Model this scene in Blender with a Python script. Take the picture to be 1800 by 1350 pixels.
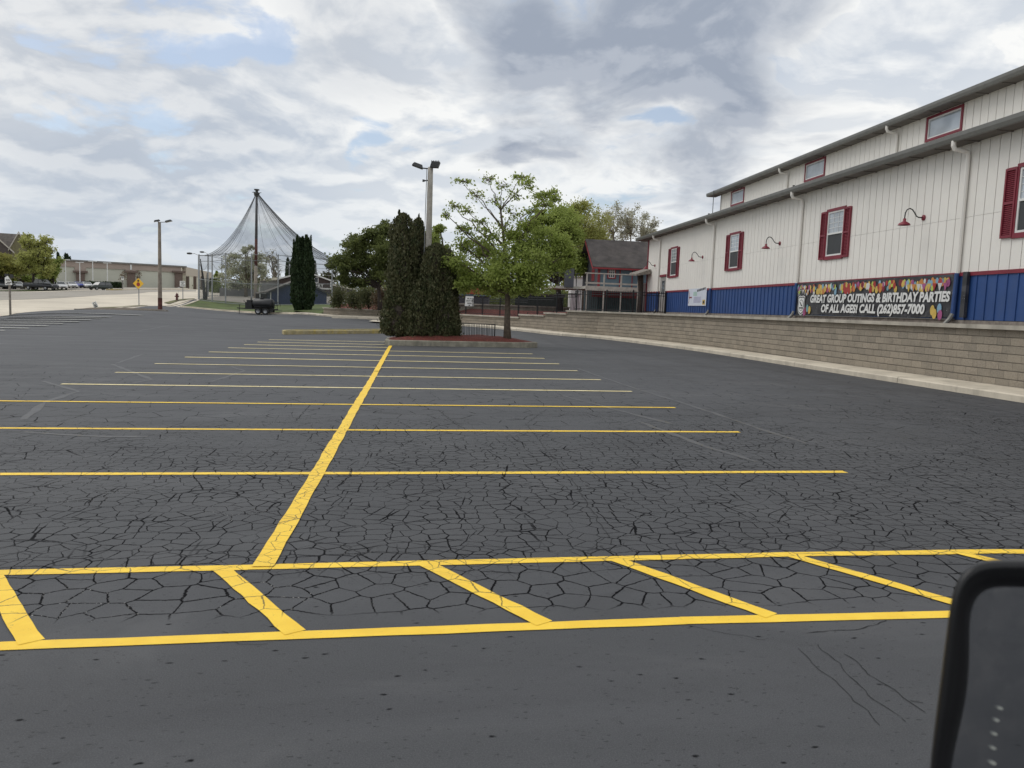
import bpy, bmesh, math, random
import numpy as np
from mathutils import Vector, Matrix, noise as mnoise
from mathutils.geometry import delaunay_2d_cdt
random.seed(7); RNG = np.random.default_rng(7)
for _o in list(bpy.data.objects): bpy.data.objects.remove(_o)
S = bpy.context.scene
COL = S.collection
rad = math.radians
# ------------------------------------------------------------------ camera
F = 1347.0
PIT, ROL, YAW, H = rad(5.611), rad(2.12), rad(7.649), 1.648
fw = np.array([math.sin(YAW)*math.cos(PIT), math.cos(YAW)*math.cos(PIT), -math.sin(PIT)])
_r0 = np.array([math.cos(YAW), -math.sin(YAW), 0.0]); _u0 = np.cross(_r0, fw)
CR = _r0*math.cos(ROL)+_u0*math.sin(ROL); CU = -_r0*math.sin(ROL)+_u0*math.cos(ROL)
O = np.array([0, 0, H])
cam_d = bpy.data.cameras.new('Camera'); cam = bpy.data.objects.new('Camera', cam_d); COL.objects.link(cam)
cam.matrix_world = Matrix(((CR[0], CU[0], -fw[0], 0), (CR[1], CU[1], -fw[1], 0), (CR[2], CU[2], -fw[2], H), (0, 0, 0, 1)))
cam_d.sensor_width = 36; cam_d.lens = F/1800*36
cam_d.clip_start = 0.05; cam_d.clip_end = 4000
cam_d.dof.use_dof = True; cam_d.dof.focus_distance = 22; cam_d.dof.aperture_fstop = 7.5
S.camera = cam
S.render.resolution_x = 1024; S.render.resolution_y = 768
# ------------------------------------------------------------------ world
SUN_EL, SUN_AZ = rad(52), rad(-62)      # azimuth measured from +Y towards +X
S.view_settings.view_transform = 'Standard'; S.view_settings.look = 'None'
S.view_settings.exposure = 0.0; S.view_settings.gamma = 1

class NT:
    def __init__(s, nt): s.nt = nt
    def n(s, typ, ins=None, **kw):
        nd = s.nt.nodes.new(typ)
        for k, v in kw.items(): setattr(nd, k, v)
        if ins:
            for k, v in ins.items():
                sk = nd.inputs[k]
                if isinstance(v, bpy.types.NodeSocket): s.nt.links.new(v, sk)
                elif isinstance(v, bpy.types.Node): s.nt.links.new(v.outputs[0], sk)
                else: sk.default_value = v
        return nd
    def math(s, op, a, b=0.0, c=None, clamp=False):
        ins = {0: a, 1: b}
        if c is not None: ins[2] = c
        return s.n('ShaderNodeMath', ins, operation=op, use_clamp=clamp).outputs[0]
    def vmath(s, op, a, b=None):
        ins = {0: a}
        if b is not None: ins[1] = b
        return s.n('ShaderNodeVectorMath', ins, operation=op)
    def mapr(s, v, a, b, c=0.0, d=1.0, smooth=True):
        return s.n('ShaderNodeMapRange', {'Value': v, 'From Min': a, 'From Max': b, 'To Min': c, 'To Max': d},
                   interpolation_type='SMOOTHSTEP' if smooth else 'LINEAR').outputs[0]
    def mix(s, f, a, b, blend='MIX'):
        nd = s.nt.nodes.new('ShaderNodeMix'); nd.data_type = 'RGBA'; nd.blend_type = blend
        for k, v in ((0, f), (6, a), (7, b)):
            if isinstance(v, bpy.types.NodeSocket): s.nt.links.new(v, nd.inputs[k])
            else:
                if k and len(v) == 3: v = (*v, 1)
                nd.inputs[k].default_value = v
        return nd.outputs[2]
    def noise(s, vec, scale, detail=3.0, rough=0.5, dist=0.0):
        ins = {'Scale': scale, 'Detail': detail, 'Roughness': rough, 'Distortion': dist}
        if vec is not None: ins['Vector'] = vec
        return s.n('ShaderNodeTexNoise', ins)
    def scale(s, vec, v3):
        return s.n('ShaderNodeMapping', {'Vector': vec, 'Scale': v3}).outputs[0]

W = bpy.data.worlds.new('World'); S.world = W; W.use_nodes = True; W.cycles.sampling_method = 'MANUAL'; W.cycles.sample_map_resolution = 512
nt = W.node_tree; nt.nodes.clear(); g = NT(nt)
sky = g.n('ShaderNodeTexSky', sky_type='NISHITA', sun_disc=False, sun_elevation=SUN_EL, sun_rotation=SUN_AZ, dust_density=1.5)
bg1 = g.n('ShaderNodeBackground', {'Color': sky.outputs[0], 'Strength': 0.14})
tc = g.n('ShaderNodeTexCoord').outputs['Generated']
sep = g.n('ShaderNodeSeparateXYZ', {0: tc})
zz = g.math('ADD', g.math('MAXIMUM', sep.outputs[2], 0.0), 0.28)
cv = g.n('ShaderNodeCombineXYZ', {0: g.math('DIVIDE', sep.outputs[0], zz), 1: g.math('DIVIDE', sep.outputs[1], zz), 2: 0.0}).outputs[0]
def dens(v):
    w_ = g.vmath('SCALE', g.vmath('SUBTRACT', g.noise(v, 2.2, 3.0, 0.5).outputs[1], (.5, .5, .5)).outputs[0]); w_.inputs[3].default_value = 0.30
    v2 = g.vmath('ADD', v, w_.outputs[0]).outputs[0]
    pf = g.n('ShaderNodeTexVoronoi', {'Vector': v2, 'Scale': 3.6}, feature='F1').outputs[0]
    pf = g.mapr(pf, 0.0, 0.75, 0.62, 0.50)
    nm = g.noise(v2, 2.7, 7.0, 0.55).outputs[0]
    return g.math('ADD', g.math('MULTIPLY', pf, 0.9), g.math('MULTIPLY_ADD', nm, 0.9, -0.345))
sc = g.n('ShaderNodeVectorMath', {0: cv}, operation='SCALE'); sc.inputs[3].default_value = 1.035
d0 = dens(cv); d1 = dens(sc.outputs[0])
relief = g.math('SUBTRACT', d0, d1)          # near side of a puff (its base) against its far, sunlit side
n_big = g.noise(cv, 0.9, 4.0, 0.5, 0.2).outputs[0]
bil = d0
def lobe(px, py, r0, r1, k=-0.42):
    d = fw+CR*(px-900)/F-CU*(py-675)/F; d = d/np.linalg.norm(d)
    dist = g.n('ShaderNodeVectorMath', {0: tc, 1: tuple(d)}, operation='DISTANCE').outputs[1]
    dist = g.math('ADD', dist, g.math('MULTIPLY', g.math('SUBTRACT', d0, 0.60), k))
    return g.mapr(dist, r0, r1, 1.0, 0.0)
dark = g.math('MAXIMUM', lobe(935, 15, 0.06, 0.16, -0.65), lobe(1150, 10, 0.09, 0.22, -0.65))
dark = g.math('MAXIMUM', dark, g.math('MULTIPLY', lobe(1350, -10, 0.03, 0.18, -0.7), 0.85))
dark = g.math('MAXIMUM', dark, g.math('MULTIPLY', lobe(1220, 210, 0.02, 0.12, -0.7), 0.75))
dark = g.math('MAXIMUM', dark, g.math('MULTIPLY', lobe(1075, 225, -0.01, 0.045, -0.5), 0.6))
dark = g.math('MAXIMUM', dark, g.math('MULTIPLY', lobe(150, 45, 0.06, 0.28), 0.35))
dark = g.math('MAXIMUM', dark, g.math('MULTIPLY', lobe(620, 10, 0.02, 0.18), 0.35))
band = g.math('MULTIPLY', lobe(330, 400, 0.06, 0.30), 0.45)
shade = g.math('ADD', g.mapr(relief, -0.06, 0.06, 0.80, -0.05, False), g.math('MULTIPLY', g.math('SUBTRACT', n_big, 0.5), 1.3))
shade = g.math('ADD', shade, g.math('MULTIPLY', g.math('SUBTRACT', d0, 0.60), -0.9))
shade = g.math('ADD', g.math('MULTIPLY', shade, 0.80), band, clamp=True)
ccol = g.mix(shade, (0.90, 0.905, 0.895), (0.50, 0.555, 0.635))
ccol = g.mix(g.mapr(sep.outputs[2], 0.0, 0.26, 0.55, 0.0), ccol, (0.60, 0.665, 0.735))
ccol = g.mix(dark, ccol, g.mix(g.mapr(relief, -0.04, 0.05, 0.0, 1.0), (0.32, 0.365, 0.445), (0.43, 0.47, 0.54)))
bg2 = g.n('ShaderNodeBackground', {'Color': ccol, 'Strength': 1.07})
hole = g.mapr(g.math('ADD', d0, g.math('MULTIPLY', n_big, 0.25)), 0.580, 0.645, 0.40, 1.0)
hole = g.math('MAXIMUM', hole, g.math('MULTIPLY', dark, 1.6), clamp=True)
hole = g.math('MAXIMUM', hole, g.mapr(sep.outputs[2], 0.03, 0.20, 0.9, 0.0))
hole = g.math('MAXIMUM', hole, g.math('MULTIPLY', lobe(1640, 150, 0.15, 0.4), 0.9), clamp=True)
mx = g.n('ShaderNodeMixShader', {0: hole, 1: bg1.outputs[0], 2: bg2.outputs[0]})
wo = g.n('ShaderNodeOutputWorld'); nt.links.new(mx.outputs[0], wo.inputs[0])
# ------------------------------------------------------------------ sun
sd = bpy.data.lights.new('Sun', 'SUN'); sd.energy = 1.0; sd.angle = rad(40); sd.color = (1, 0.965, 0.91)
so = bpy.data.objects.new('Sun', sd); COL.objects.link(so)
sv = Vector((math.sin(SUN_AZ)*math.cos(SUN_EL), math.cos(SUN_AZ)*math.cos(SUN_EL), math.sin(SUN_EL)))
so.rotation_euler = sv.to_track_quat('Z', 'Y').to_euler()

# ------------------------------------------------------------------ helpers: viewing rays used to measure the place
def ray(px, py): return fw+CR*(px-900)/F-CU*(py-675)/F
def Q(px, py, d): return O+ray(px, py)*d
def V3(p): return Vector((float(p[0]), float(p[1]), float(p[2])))

# terrain control points (measured pixel + estimated distance)
CP = [(18,552,50),(0,560,50),(0,553,53),(135,547,68),(281,548,72),(455,553,82),(244,537,80),(311,528,95),(350,529,96),
      (150,530,85),(0,530,75),(0,511,128),(100,509,145),(175,511,165),(250,509,160),(330,508,175),(200,505,195),(320,506,208),
      (900,581,54),(809,574,58),(700,566,66),(570,556,78),(535,546,84),(380,545,88),(430,536,97),(500,539,95),(570,538,96),
      (330,541,80),(640,560,71),(450,520,130),(350,515,140),(560,520,130),(380,552,78),(520,554,79),(200,549,69)]
cpts = [Q(*c) for c in CP]
def plane_z(x, y): return 0.0088*x-0.0046*y
for y in (-30, -15, 0, 8, 16, 24, 32, 40):
    for x in (-20, -10, 0, 10, 20, 40):
        cpts.append(np.array([x, y, plane_z(x, y)]))
for y in (-30, 0, 20): cpts.append(np.array([-60, y, plane_z(-30, y)+.1]))
for x, y, z in ((-30, 20, -.25), (-28, 32, -.25), (20, 60, .1), (40, 60, .2), (60, 80, .4), (-60, 50, .5), (-90, 80, 1.6), (-120, 120, 2.6),
                (-120, 200, 3.6), (-60, 250, 3.6), (0, 200, 2.6), (60, 200, 2.2), (120, 120, 1.2), (100, 0, .5), (0, 300, 3.4), (150, 250, 3), (-200, 50, 3), (-200, 250, 4), (100, -40, .3)):
    cpts.append(np.array([x, y, z]))
cpts = np.array(cpts)
def _phi(r2): return 0.5*r2*np.log(np.maximum(r2, 1e-9))
_SC = 50.0
_X = cpts[:, :2]/_SC; _n = len(_X)
_K = _phi(((_X[:, None]-_X[None])**2).sum(-1))+np.eye(_n)*2e-4
_P = np.hstack([np.ones((_n, 1)), _X])
_A = np.block([[_K, _P], [_P.T, np.zeros((3, 3))]])
_w = np.linalg.solve(_A, np.concatenate([cpts[:, 2], np.zeros(3)]))
def Tv(xs, ys):
    xs = np.asarray(xs, float); ys = np.asarray(ys, float)
    p = np.stack([np.clip(xs, -210, 160), np.clip(ys, -45, 300)], -1)/_SC
    r2 = ((p[:, None]-_X[None])**2).sum(-1)
    return _phi(r2)@_w[:_n]+_w[_n]+p@_w[_n+1:]
def T(x, y): return float(Tv([x], [y])[0])
def gp(px, py, d):
    "ground point under a viewing ray at about distance d"
    q = Q(px, py, d); return Vector((q[0], q[1], T(q[0], q[1])))
def G(px, py, dmax=260):
    "march a ray onto the ground"
    r = ray(px, py); ds = np.linspace(1.5, dmax, 1400); P = O[None]+r[None]*ds[:, None]
    h = P[:, 2]-Tv(P[:, 0], P[:, 1]); i = int(np.argmax(h < 0))
    if h[i] >= 0: return V3(P[-1])
    t = h[i-1]/(h[i-1]-h[i]); q = P[i-1]*(1-t)+P[i]*t
    return V3(q)

# ------------------------------------------------------------------ materials
MATS = {}
def new_mat(name):
    m = bpy.data.materials.new(name); m.use_nodes = True; m.node_tree.nodes.clear()
    return m, NT(m.node_tree)
def finish(m, g, bsdf):
    o = g.n('ShaderNodeOutputMaterial'); m.node_tree.links.new(bsdf.outputs[0], o.inputs[0]); MATS[m.name] = m; return m
def srgb(r, g_, b):
    f = lambda c: (c/255/12.92 if c <= 10 else ((c/255+.055)/1.055)**2.4)
    return (f(r), f(g_), f(b), 1)
def mat(name, col, rough=0.6, metal=0.0, var=0.12, vscale=3.0, bump=0.0, bscale=40.0, spec=0.5, dirt=None, dirt_amt=0.0, dscale=1.5, trans=0.0):
    m, g = new_mat(name)
    pos = g.n('ShaderNodeNewGeometry').outputs['Position']
    col = tuple(col[:3])
    n1 = g.noise(pos, vscale, 5.0, 0.6).outputs[0]
    a = tuple(min(1, c*(1-var)) for c in col); b = tuple(min(1, c*(1+var)) for c in col)
    c = g.mix(g.mapr(n1, 0.3, 0.7), a, b)
    if dirt is not None:
        n2 = g.noise(g.scale(pos, (1, 1, 0.35)), dscale, 6.0, 0.7, 0.4).outputs[0]
        c = g.mix(g.math('MULTIPLY', g.mapr(n2, 0.45, 0.75), dirt_amt), c, dirt)
    ins = {'Base Color': c, 'Roughness': rough, 'Metallic': metal, 'Specular IOR Level': spec}
    if bump:
        ins['Normal'] = g.n('ShaderNodeBump', {'Height': g.noise(pos, bscale, 4.0, 0.6).outputs[0], 'Strength': bump, 'Distance': 0.02}).outputs[0]
    return finish(m, g, g.n('ShaderNodeBsdfPrincipled', ins))
def leaf_mat(name, c1, c2, c3, scale=0.8, trans=0.48):
    m, g = new_mat(name)
    pos = g.n('ShaderNodeNewGeometry').outputs['Position']
    n1 = g.noise(pos, scale, 3.0, 0.6).outputs[0]
    n2 = g.noise(pos, 9.0, 2.0, 0.6).outputs[0]
    c = g.mix(g.mapr(n1, 0.35, 0.65), c1, c2)
    c = g.mix(g.mapr(n2, 0.45, 0.7), c, c3)
    d = g.n('ShaderNodeBsdfPrincipled', {'Base Color': c, 'Roughness': 0.6, 'Specular IOR Level': 0.25})
    t = g.n('ShaderNodeBsdfTranslucent', {'Color': g.mix(0.5, c, c3)})
    return finish(m, g, g.n('ShaderNodeMixShader', {0: trans, 1: d.outputs[0], 2: t.outputs[0]}))

def crack_nodes(g, pos, wscale=1.0):
    "returns 0..1 crack mask from world position"
    sp = g.n('ShaderNodeSeparateXYZ', {0: pos}); X, Y = sp.outputs[0], sp.outputs[1]
    p2 = g.n('ShaderNodeCombineXYZ', {0: X, 1: Y, 2: 0.0}).outputs[0]
    dn = g.noise(p2, 1.5, 0.0, 0.5)
    dn2 = g.noise(p2, 9.0, 0.0, 0.5)
    dn3 = g.noise(p2, 42.0, 0.0, 0.5)
    off = g.vmath('SCALE', g.vmath('SUBTRACT', dn.outputs[1], (.5, .5, .5)).outputs[0]); off.inputs[3].default_value = 0.07
    off2 = g.vmath('SCALE', g.vmath('SUBTRACT', dn2.outputs[1], (.5, .5, .5)).outputs[0]); off2.inputs[3].default_value = 0.020
    off3 = g.vmath('SCALE', g.vmath('SUBTRACT', dn3.outputs[1], (.5, .5, .5)).outputs[0]); off3.inputs[3].default_value = 0.011
    pd = g.vmath('ADD', g.vmath('ADD', g.vmath('ADD', p2, off.outputs[0]).outputs[0], off2.outputs[0]).outputs[0], off3.outputs[0]).outputs[0]
    pd = g.scale(pd, (1, 1, 0))
    big = g.noise(p2, 0.35, 3.0, 0.6).outputs[0]
    mid = g.noise(p2, 1.3, 3.0, 0.6).outputs[0]
    wn = g.mapr(g.noise(p2, 2.6, 3.0, 0.6).outputs[0], 0.35, 0.7, 0.0, 1.0)
    def vor(scale, w0, w1, rnd=0.82):
        v = g.n('ShaderNodeTexVoronoi', {'Vector': pd, 'Scale': scale, 'Randomness': rnd}, feature='DISTANCE_TO_EDGE', voronoi_dimensions='2D').outputs[0]
        d = g.math('DIVIDE', v, scale)
        wid = g.math('MULTIPLY_ADD', wn, (w1-w0)*wscale, w0*wscale)
        r = g.math('DIVIDE', d, wid)
        return g.mapr(r, 0.6, 1.3, 1.0, 0.0)
    c_fine = vor(6.9, 0.0034, 0.0072)
    c_hatch = vor(5.1, 0.0044, 0.0086)
    c_big = vor(2.0, 0.002, 0.0115)
    c_far = vor(0.6, 0.000, 0.012)
    # where the fine network lives
    m1 = g.mapr(g.math('ADD', Y, g.math('MULTIPLY', big, 1.0)), 4.9, 5.7)
    edge = g.math('ADD', g.math('MULTIPLY', big, 13.0), g.math('MULTIPLY', X, 0.18))
    m2 = g.mapr(g.math('SUBTRACT', Y, edge), 2.0, 6.5, 1.0, 0.0)
    mL = g.mapr(g.math('ADD', X, g.math('MULTIPLY', mid, 4.0)), -3.2, 0.2, 0.6, 1.0)
    mR = g.mapr(g.math('SUBTRACT', X, g.math('MULTIPLY', Y, 0.55)), 4.4, 6.6, 1.0, 0.0)
    fm = g.math('MULTIPLY', g.math('MULTIPLY', m1, m2), g.math('MULTIPLY', mL, mR))
    fm = g.math('MULTIPLY', fm, g.mapr(mid, 0.26, 0.42, 0.5, 1.0))
    hm = g.math('MULTIPLY', g.mapr(Y, 4.0, 4.12), g.mapr(Y, 5.0, 5.4, 1.0, 0.0))
    hm = g.math('MULTIPLY', hm, g.mapr(mid, 0.28, 0.38, 0.3, 1.0))
    bm = g.math('MULTIPLY', g.mapr(Y, 4.9, 5.6), g.mapr(g.math('SUBTRACT', Y, g.math('MULTIPLY', big, 22.0)), 2.0, 14.0, 1.0, 0.0))
    bm = g.math('MULTIPLY', bm, g.mapr(mid, 0.36, 0.5))
    am = g.math('MULTIPLY', g.mapr(Y, 9.0, 12.0), g.mapr(mid, 0.45, 0.6, 0.0, 0.8))
    am = g.math('MULTIPLY', am, g.mapr(Y, 24.0, 40.0, 1.0, 0.15))
    out = g.math('MULTIPLY', c_fine, fm)
    for c_, m_ in ((c_hatch, hm), (c_big, bm), (c_far, am)):
        out = g.math('MAXIMUM', out, g.math('MULTIPLY', c_, m_))
    return out, p2, X, Y, big, mid, fm

def make_asphalt():
    m, g = new_mat('asphalt_sealed')
    pos = g.n('ShaderNodeNewGeometry').outputs['Position']
    cr, p2, X, Y, big, mid, fm = crack_nodes(g, pos)
    st = g.noise(g.scale(p2, (0.22, 1.5, 1)), 1.0, 6.0, 0.62, 0.6).outputs[0]
    st2 = g.noise(g.scale(p2, (0.05, 0.35, 1)), 1.0, 4.0, 0.6, 1.0).outputs[0]
    base = g.mix(g.mapr(st, 0.3, 0.7), (0.037, 0.039, 0.043), (0.060, 0.062, 0.068))
    base = g.mix(g.math('MULTIPLY', g.mapr(st2, 0.50, 0.64), 0.55), base, (0.030, 0.031, 0.035))
    base = g.mix(g.math('MULTIPLY', g.mapr(big, 0.5, 0.7), 0.25), base, (0.085, 0.085, 0.088))
    lane = g.mapr(g.math('SUBTRACT', X, g.math('MULTIPLY', mid, 2.5)), 4.2, 6.5)
    ls = g.noise(g.scale(p2, (1.6, 0.10, 1)), 1.0, 5.0, 0.65, 0.8).outputs[0]
    base = g.mix(g.math('MULTIPLY', lane, g.mapr(ls, 0.34, 0.6, 0.65, 0.0)), base, (0.024, 0.025, 0.028))
    base = g.mix(g.math('MULTIPLY', g.mapr(g.noise(p2, 13.0, 4.0, 0.7).outputs[0], 0.45, 0.7), 0.28), base, (0.032, 0.033, 0.036))
    # squeegee swirls
    base = g.mix(g.math('MULTIPLY', fm, 0.45), base, (0.034, 0.035, 0.038))
    blot = g.noise(g.scale(p2, (0.55, 0.8, 1)), 1.0, 5.0, 0.68, 0.9).outputs[0]
    base = g.mix(g.mapr(blot, 0.50, 0.68, 0.0, 0.42), base, (0.085, 0.085, 0.088))
    base = g.mix(g.mapr(blot, 0.46, 0.32, 0.0, 0.45), base, (0.027, 0.028, 0.031))
    grain = g.noise(p2, 160.0, 3.0, 0.7).outputs[0]
    base = g.mix(g.mapr(grain, 0.35, 0.75, 0.0, 0.42), base, (0.14, 0.14, 0.143))
    # pits
    pm = g.mapr(g.noise(p2, 2.4, 3.0, 0.7).outputs[0], 0.30, 0.52)
    pv = g.n('ShaderNodeTexVoronoi', {'Vector': g.vmath('ADD', g.scale(p2, (0.62, 1.1, 1)), g.scale(g.noise(p2, 30.0).outputs[1], (.02, .02, 0))).outputs[0], 'Scale': 11.0}, feature='F1')
    pit = g.math('MULTIPLY', g.mapr(pv.outputs[0], 0.05, 0.15, 1.0, 0.0), pm)
    pit = g.math('MULTIPLY', pit, g.mapr(g.n('ShaderNodeSeparateColor', {0: pv.outputs[1]}).outputs[0], 0.42, 0.47))
    pv2 = g.n('ShaderNodeTexVoronoi', {'Vector': g.vmath('ADD', g.scale(p2, (0.6, 1.1, 1)), g.scale(g.noise(p2, 60.0).outputs[1], (.03, .01, 0))).outputs[0], 'Scale': 36.0}, feature='F1')
    pit2 = g.math('MULTIPLY', g.mapr(pv2.outputs[0], 0.05, 0.24, 1.0, 0.0), pm)
    pit2 = g.math('MULTIPLY', pit2, g.mapr(g.n('ShaderNodeSeparateColor', {0: pv2.outputs[1]}).outputs[0], 0.3, 0.35))
    base = g.mix(g.math('MULTIPLY', g.math('MAXIMUM', pit, pit2), 0.95), base, (0.012, 0.012, 0.013))
    # pale crumbs along some cracks on the left
    crm = g.math('MULTIPLY', g.mapr(g.noise(p2, 70.0, 2.0).outputs[0], 0.60, 0.66), g.mapr(g.noise(p2, 0.9, 2.0).outputs[0], 0.50, 0.62))
    crm = g.math('MULTIPLY', crm, g.mapr(X, 0.5, -1.0))
    # alligator area slightly lighter / greyer worn plates
    crk = g.mix(g.math('MULTIPLY', crm, 0.9), (0.008, 0.008, 0.009), (0.45, 0.44, 0.42))
    col = g.mix(cr, base, crk)
    h = g.math('SUBTRACT', g.math('MULTIPLY', grain, 0.25), g.math('MAXIMUM', cr, g.math('MULTIPLY', pit, 0.6)))
    nrm = g.n('ShaderNodeBump', {'Height': h, 'Strength': 0.55, 'Distance': 0.006}).outputs[0]
    rough = g.mapr(st, 0.3, 0.7, 0.62, 0.80)
    return finish(m, g, g.n('ShaderNodeBsdfPrincipled', {'Base Color': col, 'Roughness': rough, 'Specular IOR Level': g.math('MULTIPLY_ADD', g.math('MAXIMUM', cr, pit), -0.40, 0.42), 'Normal': nrm}))
def make_paint(name, c1, c2, wear=0.25, crk=True):
    m, g = new_mat(name)
    pos = g.n('ShaderNodeNewGeometry').outputs['Position']
    cr, p2, X, Y, big, mid, fm = crack_nodes(g, pos, 0.7)
    c = g.mix(g.mapr(g.noise(p2, 5.0, 4.0, 0.6).outputs[0], 0.3, 0.7), c1, c2)
    c = g.mix(g.mapr(g.noise(p2, 140.0, 3.0, 0.7).outputs[0], 0.5, 0.9, 0.0, 0.35), c, tuple(v*.62 for v in c1[:3]))
    c = g.mix(g.mapr(g.noise(p2, 1.7, 4.0, 0.65).outputs[0], 0.48, 0.72, 0.0, 0.20), c, tuple(v*.55+.03 for v in c1[:3]))
    w = g.math('MULTIPLY', g.mapr(g.noise(p2, 30.0, 6.0, 0.8).outputs[0], 0.60, 0.65), g.math('MULTIPLY', g.mapr(mid, 0.4, 0.62, 0.4, 2.6), wear), clamp=True)
    c = g.mix(w, c, (0.10, 0.095, 0.08))
    c = g.mix(g.math('MULTIPLY', cr, 0.85), c, (0.09, 0.07, 0.02))
    return finish(m, g, g.n('ShaderNodeBsdfPrincipled', {'Base Color': c, 'Roughness': 0.6, 'Normal': g.n('ShaderNodeBump', {'Height': g.noise(p2, 140.0).outputs[0], 'Strength': 0.3, 'Distance': 0.004}).outputs[0]}))
def make_block():
    m, g = new_mat('block_stone')
    uv = g.n('ShaderNodeUVMap', uv_map='UVMap').outputs[0]
    br = g.n('ShaderNodeTexBrick', {'Vector': uv, 'Color1': (0.40, 0.345, 0.275, 1), 'Color2': (0.30, 0.265, 0.215, 1), 'Mortar': (0.13, 0.115, 0.095, 1), 'Scale': 1.0,
            'Mortar Size': 0.004, 'Mortar Smooth': 0.3, 'Bias': 0.0, 'Brick Width': 0.45, 'Row Height': 0.2}, offset=0.5)
    pos = g.n('ShaderNodeNewGeometry').outputs['Position']
    n = g.noise(pos, 26.0, 5.0, 0.65).outputs[0]
    n2 = g.noise(pos, 1.6, 5.0, 0.7).outputs[0]
    c = g.mix(g.mapr(n, 0.35, 0.72, 0.0, 0.5), br.outputs[0], (0.15, 0.13, 0.11))
    c = g.mix(g.mapr(n2, 0.42, 0.7, 0.0, 0.55), c, (0.36, 0.315, 0.25))
    nr = g.n('ShaderNodeBump', {'Height': g.math('SUBTRACT', n, g.math('MULTIPLY', br.outputs[1], 0.6)), 'Strength': 1.0, 'Distance': 0.03}).outputs[0]
    return finish(m, g, g.n('ShaderNodeBsdfPrincipled', {'Base Color': c, 'Roughness': 0.95, 'Specular IOR Level': 0.2, 'Normal': nr}))
def make_net():
    m, g = new_mat('netting_mesh')
    d = g.n('ShaderNodeBsdfDiffuse', {'Color': (0.05, 0.05, 0.055, 1)}); t = g.n('ShaderNodeBsdfTransparent')
    pos = g.n('ShaderNodeNewGeometry').outputs['Position']
    f = g.mapr(g.noise(g.scale(pos, (0.35, 0.35, 0.12)), 1.0, 5.0, 0.6, 0.5).outputs[0], 0.35, 0.7, 0.13, 0.26)
    return finish(m, g, g.n('ShaderNodeMixShader', {0: f, 1: t.outputs[0], 2: d.outputs[0]}))
def make_chain():
    m, g = new_mat('chain_link')
    d = g.n('ShaderNodeBsdfDiffuse', {'Color': (0.16, 0.17, 0.17, 1)}); t = g.n('ShaderNodeBsdfTransparent')
    pos = g.n('ShaderNodeNewGeometry').outputs['Position']
    f = g.mapr(g.noise(pos, 0.5, 3.0).outputs[0], 0.35, 0.7, 0.22, 0.34)
    return finish(m, g, g.n('ShaderNodeMixShader', {0: f, 1: t.outputs[0], 2: d.outputs[0]}))
M_ASPH = make_asphalt()
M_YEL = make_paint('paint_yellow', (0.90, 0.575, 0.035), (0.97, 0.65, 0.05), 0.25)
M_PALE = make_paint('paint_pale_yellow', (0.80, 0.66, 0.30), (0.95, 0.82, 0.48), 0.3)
M_FADE = make_paint('paint_faded', (0.062, 0.063, 0.067), (0.085, 0.085, 0.088), 1.0)
M_WHITEPAINT = make_paint('paint_white', (0.7, 0.69, 0.62), (0.85, 0.83, 0.76), 0.3)
M_BLOCK = make_block(); M_NET = make_net(); M_CHAIN = make_chain()
M_CAP = mat('cap_stone', (0.42, 0.385, 0.325), 0.9, var=0.2, vscale=1.2, bump=0.5, bscale=30, dirt=(0.18, 0.16, 0.13), dirt_amt=0.6)
M_CONC = mat('concrete', (0.60, 0.535, 0.43), 0.9, var=0.12, vscale=0.9, bump=0.3, bscale=50, dirt=(0.27, 0.24, 0.19), dirt_amt=0.5)
M_ROAD = mat('road_concrete', (0.62, 0.555, 0.45), 0.9, var=0.10, vscale=0.12, bump=0.1, dirt=(0.33, 0.29, 0.24), dirt_amt=0.5, dscale=0.15)
M_ROAD2 = mat('road_far', (0.33, 0.30, 0.255), 0.9, var=0.12, vscale=0.2, dirt=(0.22, 0.20, 0.18), dirt_amt=0.5, dscale=0.2)
M_GRASS = mat('grass_ground', (0.075, 0.105, 0.028), 0.95, var=0.35, vscale=0.7, bump=0.6, bscale=12, dirt=(0.12, 0.11, 0.045), dirt_amt=0.6, dscale=0.8)
M_DRYG = mat('verge', (0.12, 0.12, 0.05), 0.95, var=0.35, vscale=0.8, dirt=(0.2, 0.16, 0.09), dirt_amt=0.6)
M_MULCH = mat('mulch_red', (0.15, 0.035, 0.025), 0.95, var=0.5, vscale=16, bump=1.0, bscale=30, dirt=(0.06, 0.022, 0.018), dirt_amt=0.7, dscale=9)
M_SOIL = mat('soil', (0.11, 0.085, 0.06), 0.95, var=0.3)
M_CREAM = mat('siding_cream', (0.82, 0.79, 0.735), 0.6, var=0.025, vscale=0.8, dirt=(0.72, 0.70, 0.65), dirt_amt=0.3, dscale=0.9)
M_GROOVE = mat('siding_gap', (0.07, 0.068, 0.064), 0.9, var=0.1)
M_BLUE = mat('siding_blue', (0.021, 0.066, 0.215), 0.5, var=0.08, vscale=1.2, dirt=(0.05, 0.09, 0.2), dirt_amt=0.4)
M_BLUEG = mat('siding_blue_gap', (0.012, 0.026, 0.075), 0.8)
M_RED = mat('trim_red', (0.205, 0.018, 0.035), 0.5, var=0.1, vscale=2, dirt=(0.18, 0.03, 0.04), dirt_amt=0.3)
M_GUT = mat('gutter_metal', (0.17, 0.168, 0.155), 0.45, metal=0.3, var=0.08)
M_SOFF = mat('soffit', (0.155, 0.14, 0.125), 0.8, var=0.12, vscale=1.5)
M_ROOFM = mat('roof_metal', (0.24, 0.23, 0.21), 0.5, metal=0.4, var=0.1)
M_TIMB = mat('old_timber', (0.23, 0.205, 0.175), 0.9, var=0.25, vscale=6)
M_IRON = mat('black_iron', (0.012, 0.012, 0.014), 0.45, var=0.1)
M_STEEL = mat('galvanised', (0.30, 0.31, 0.32), 0.5, metal=0.5, var=0.12)
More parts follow.
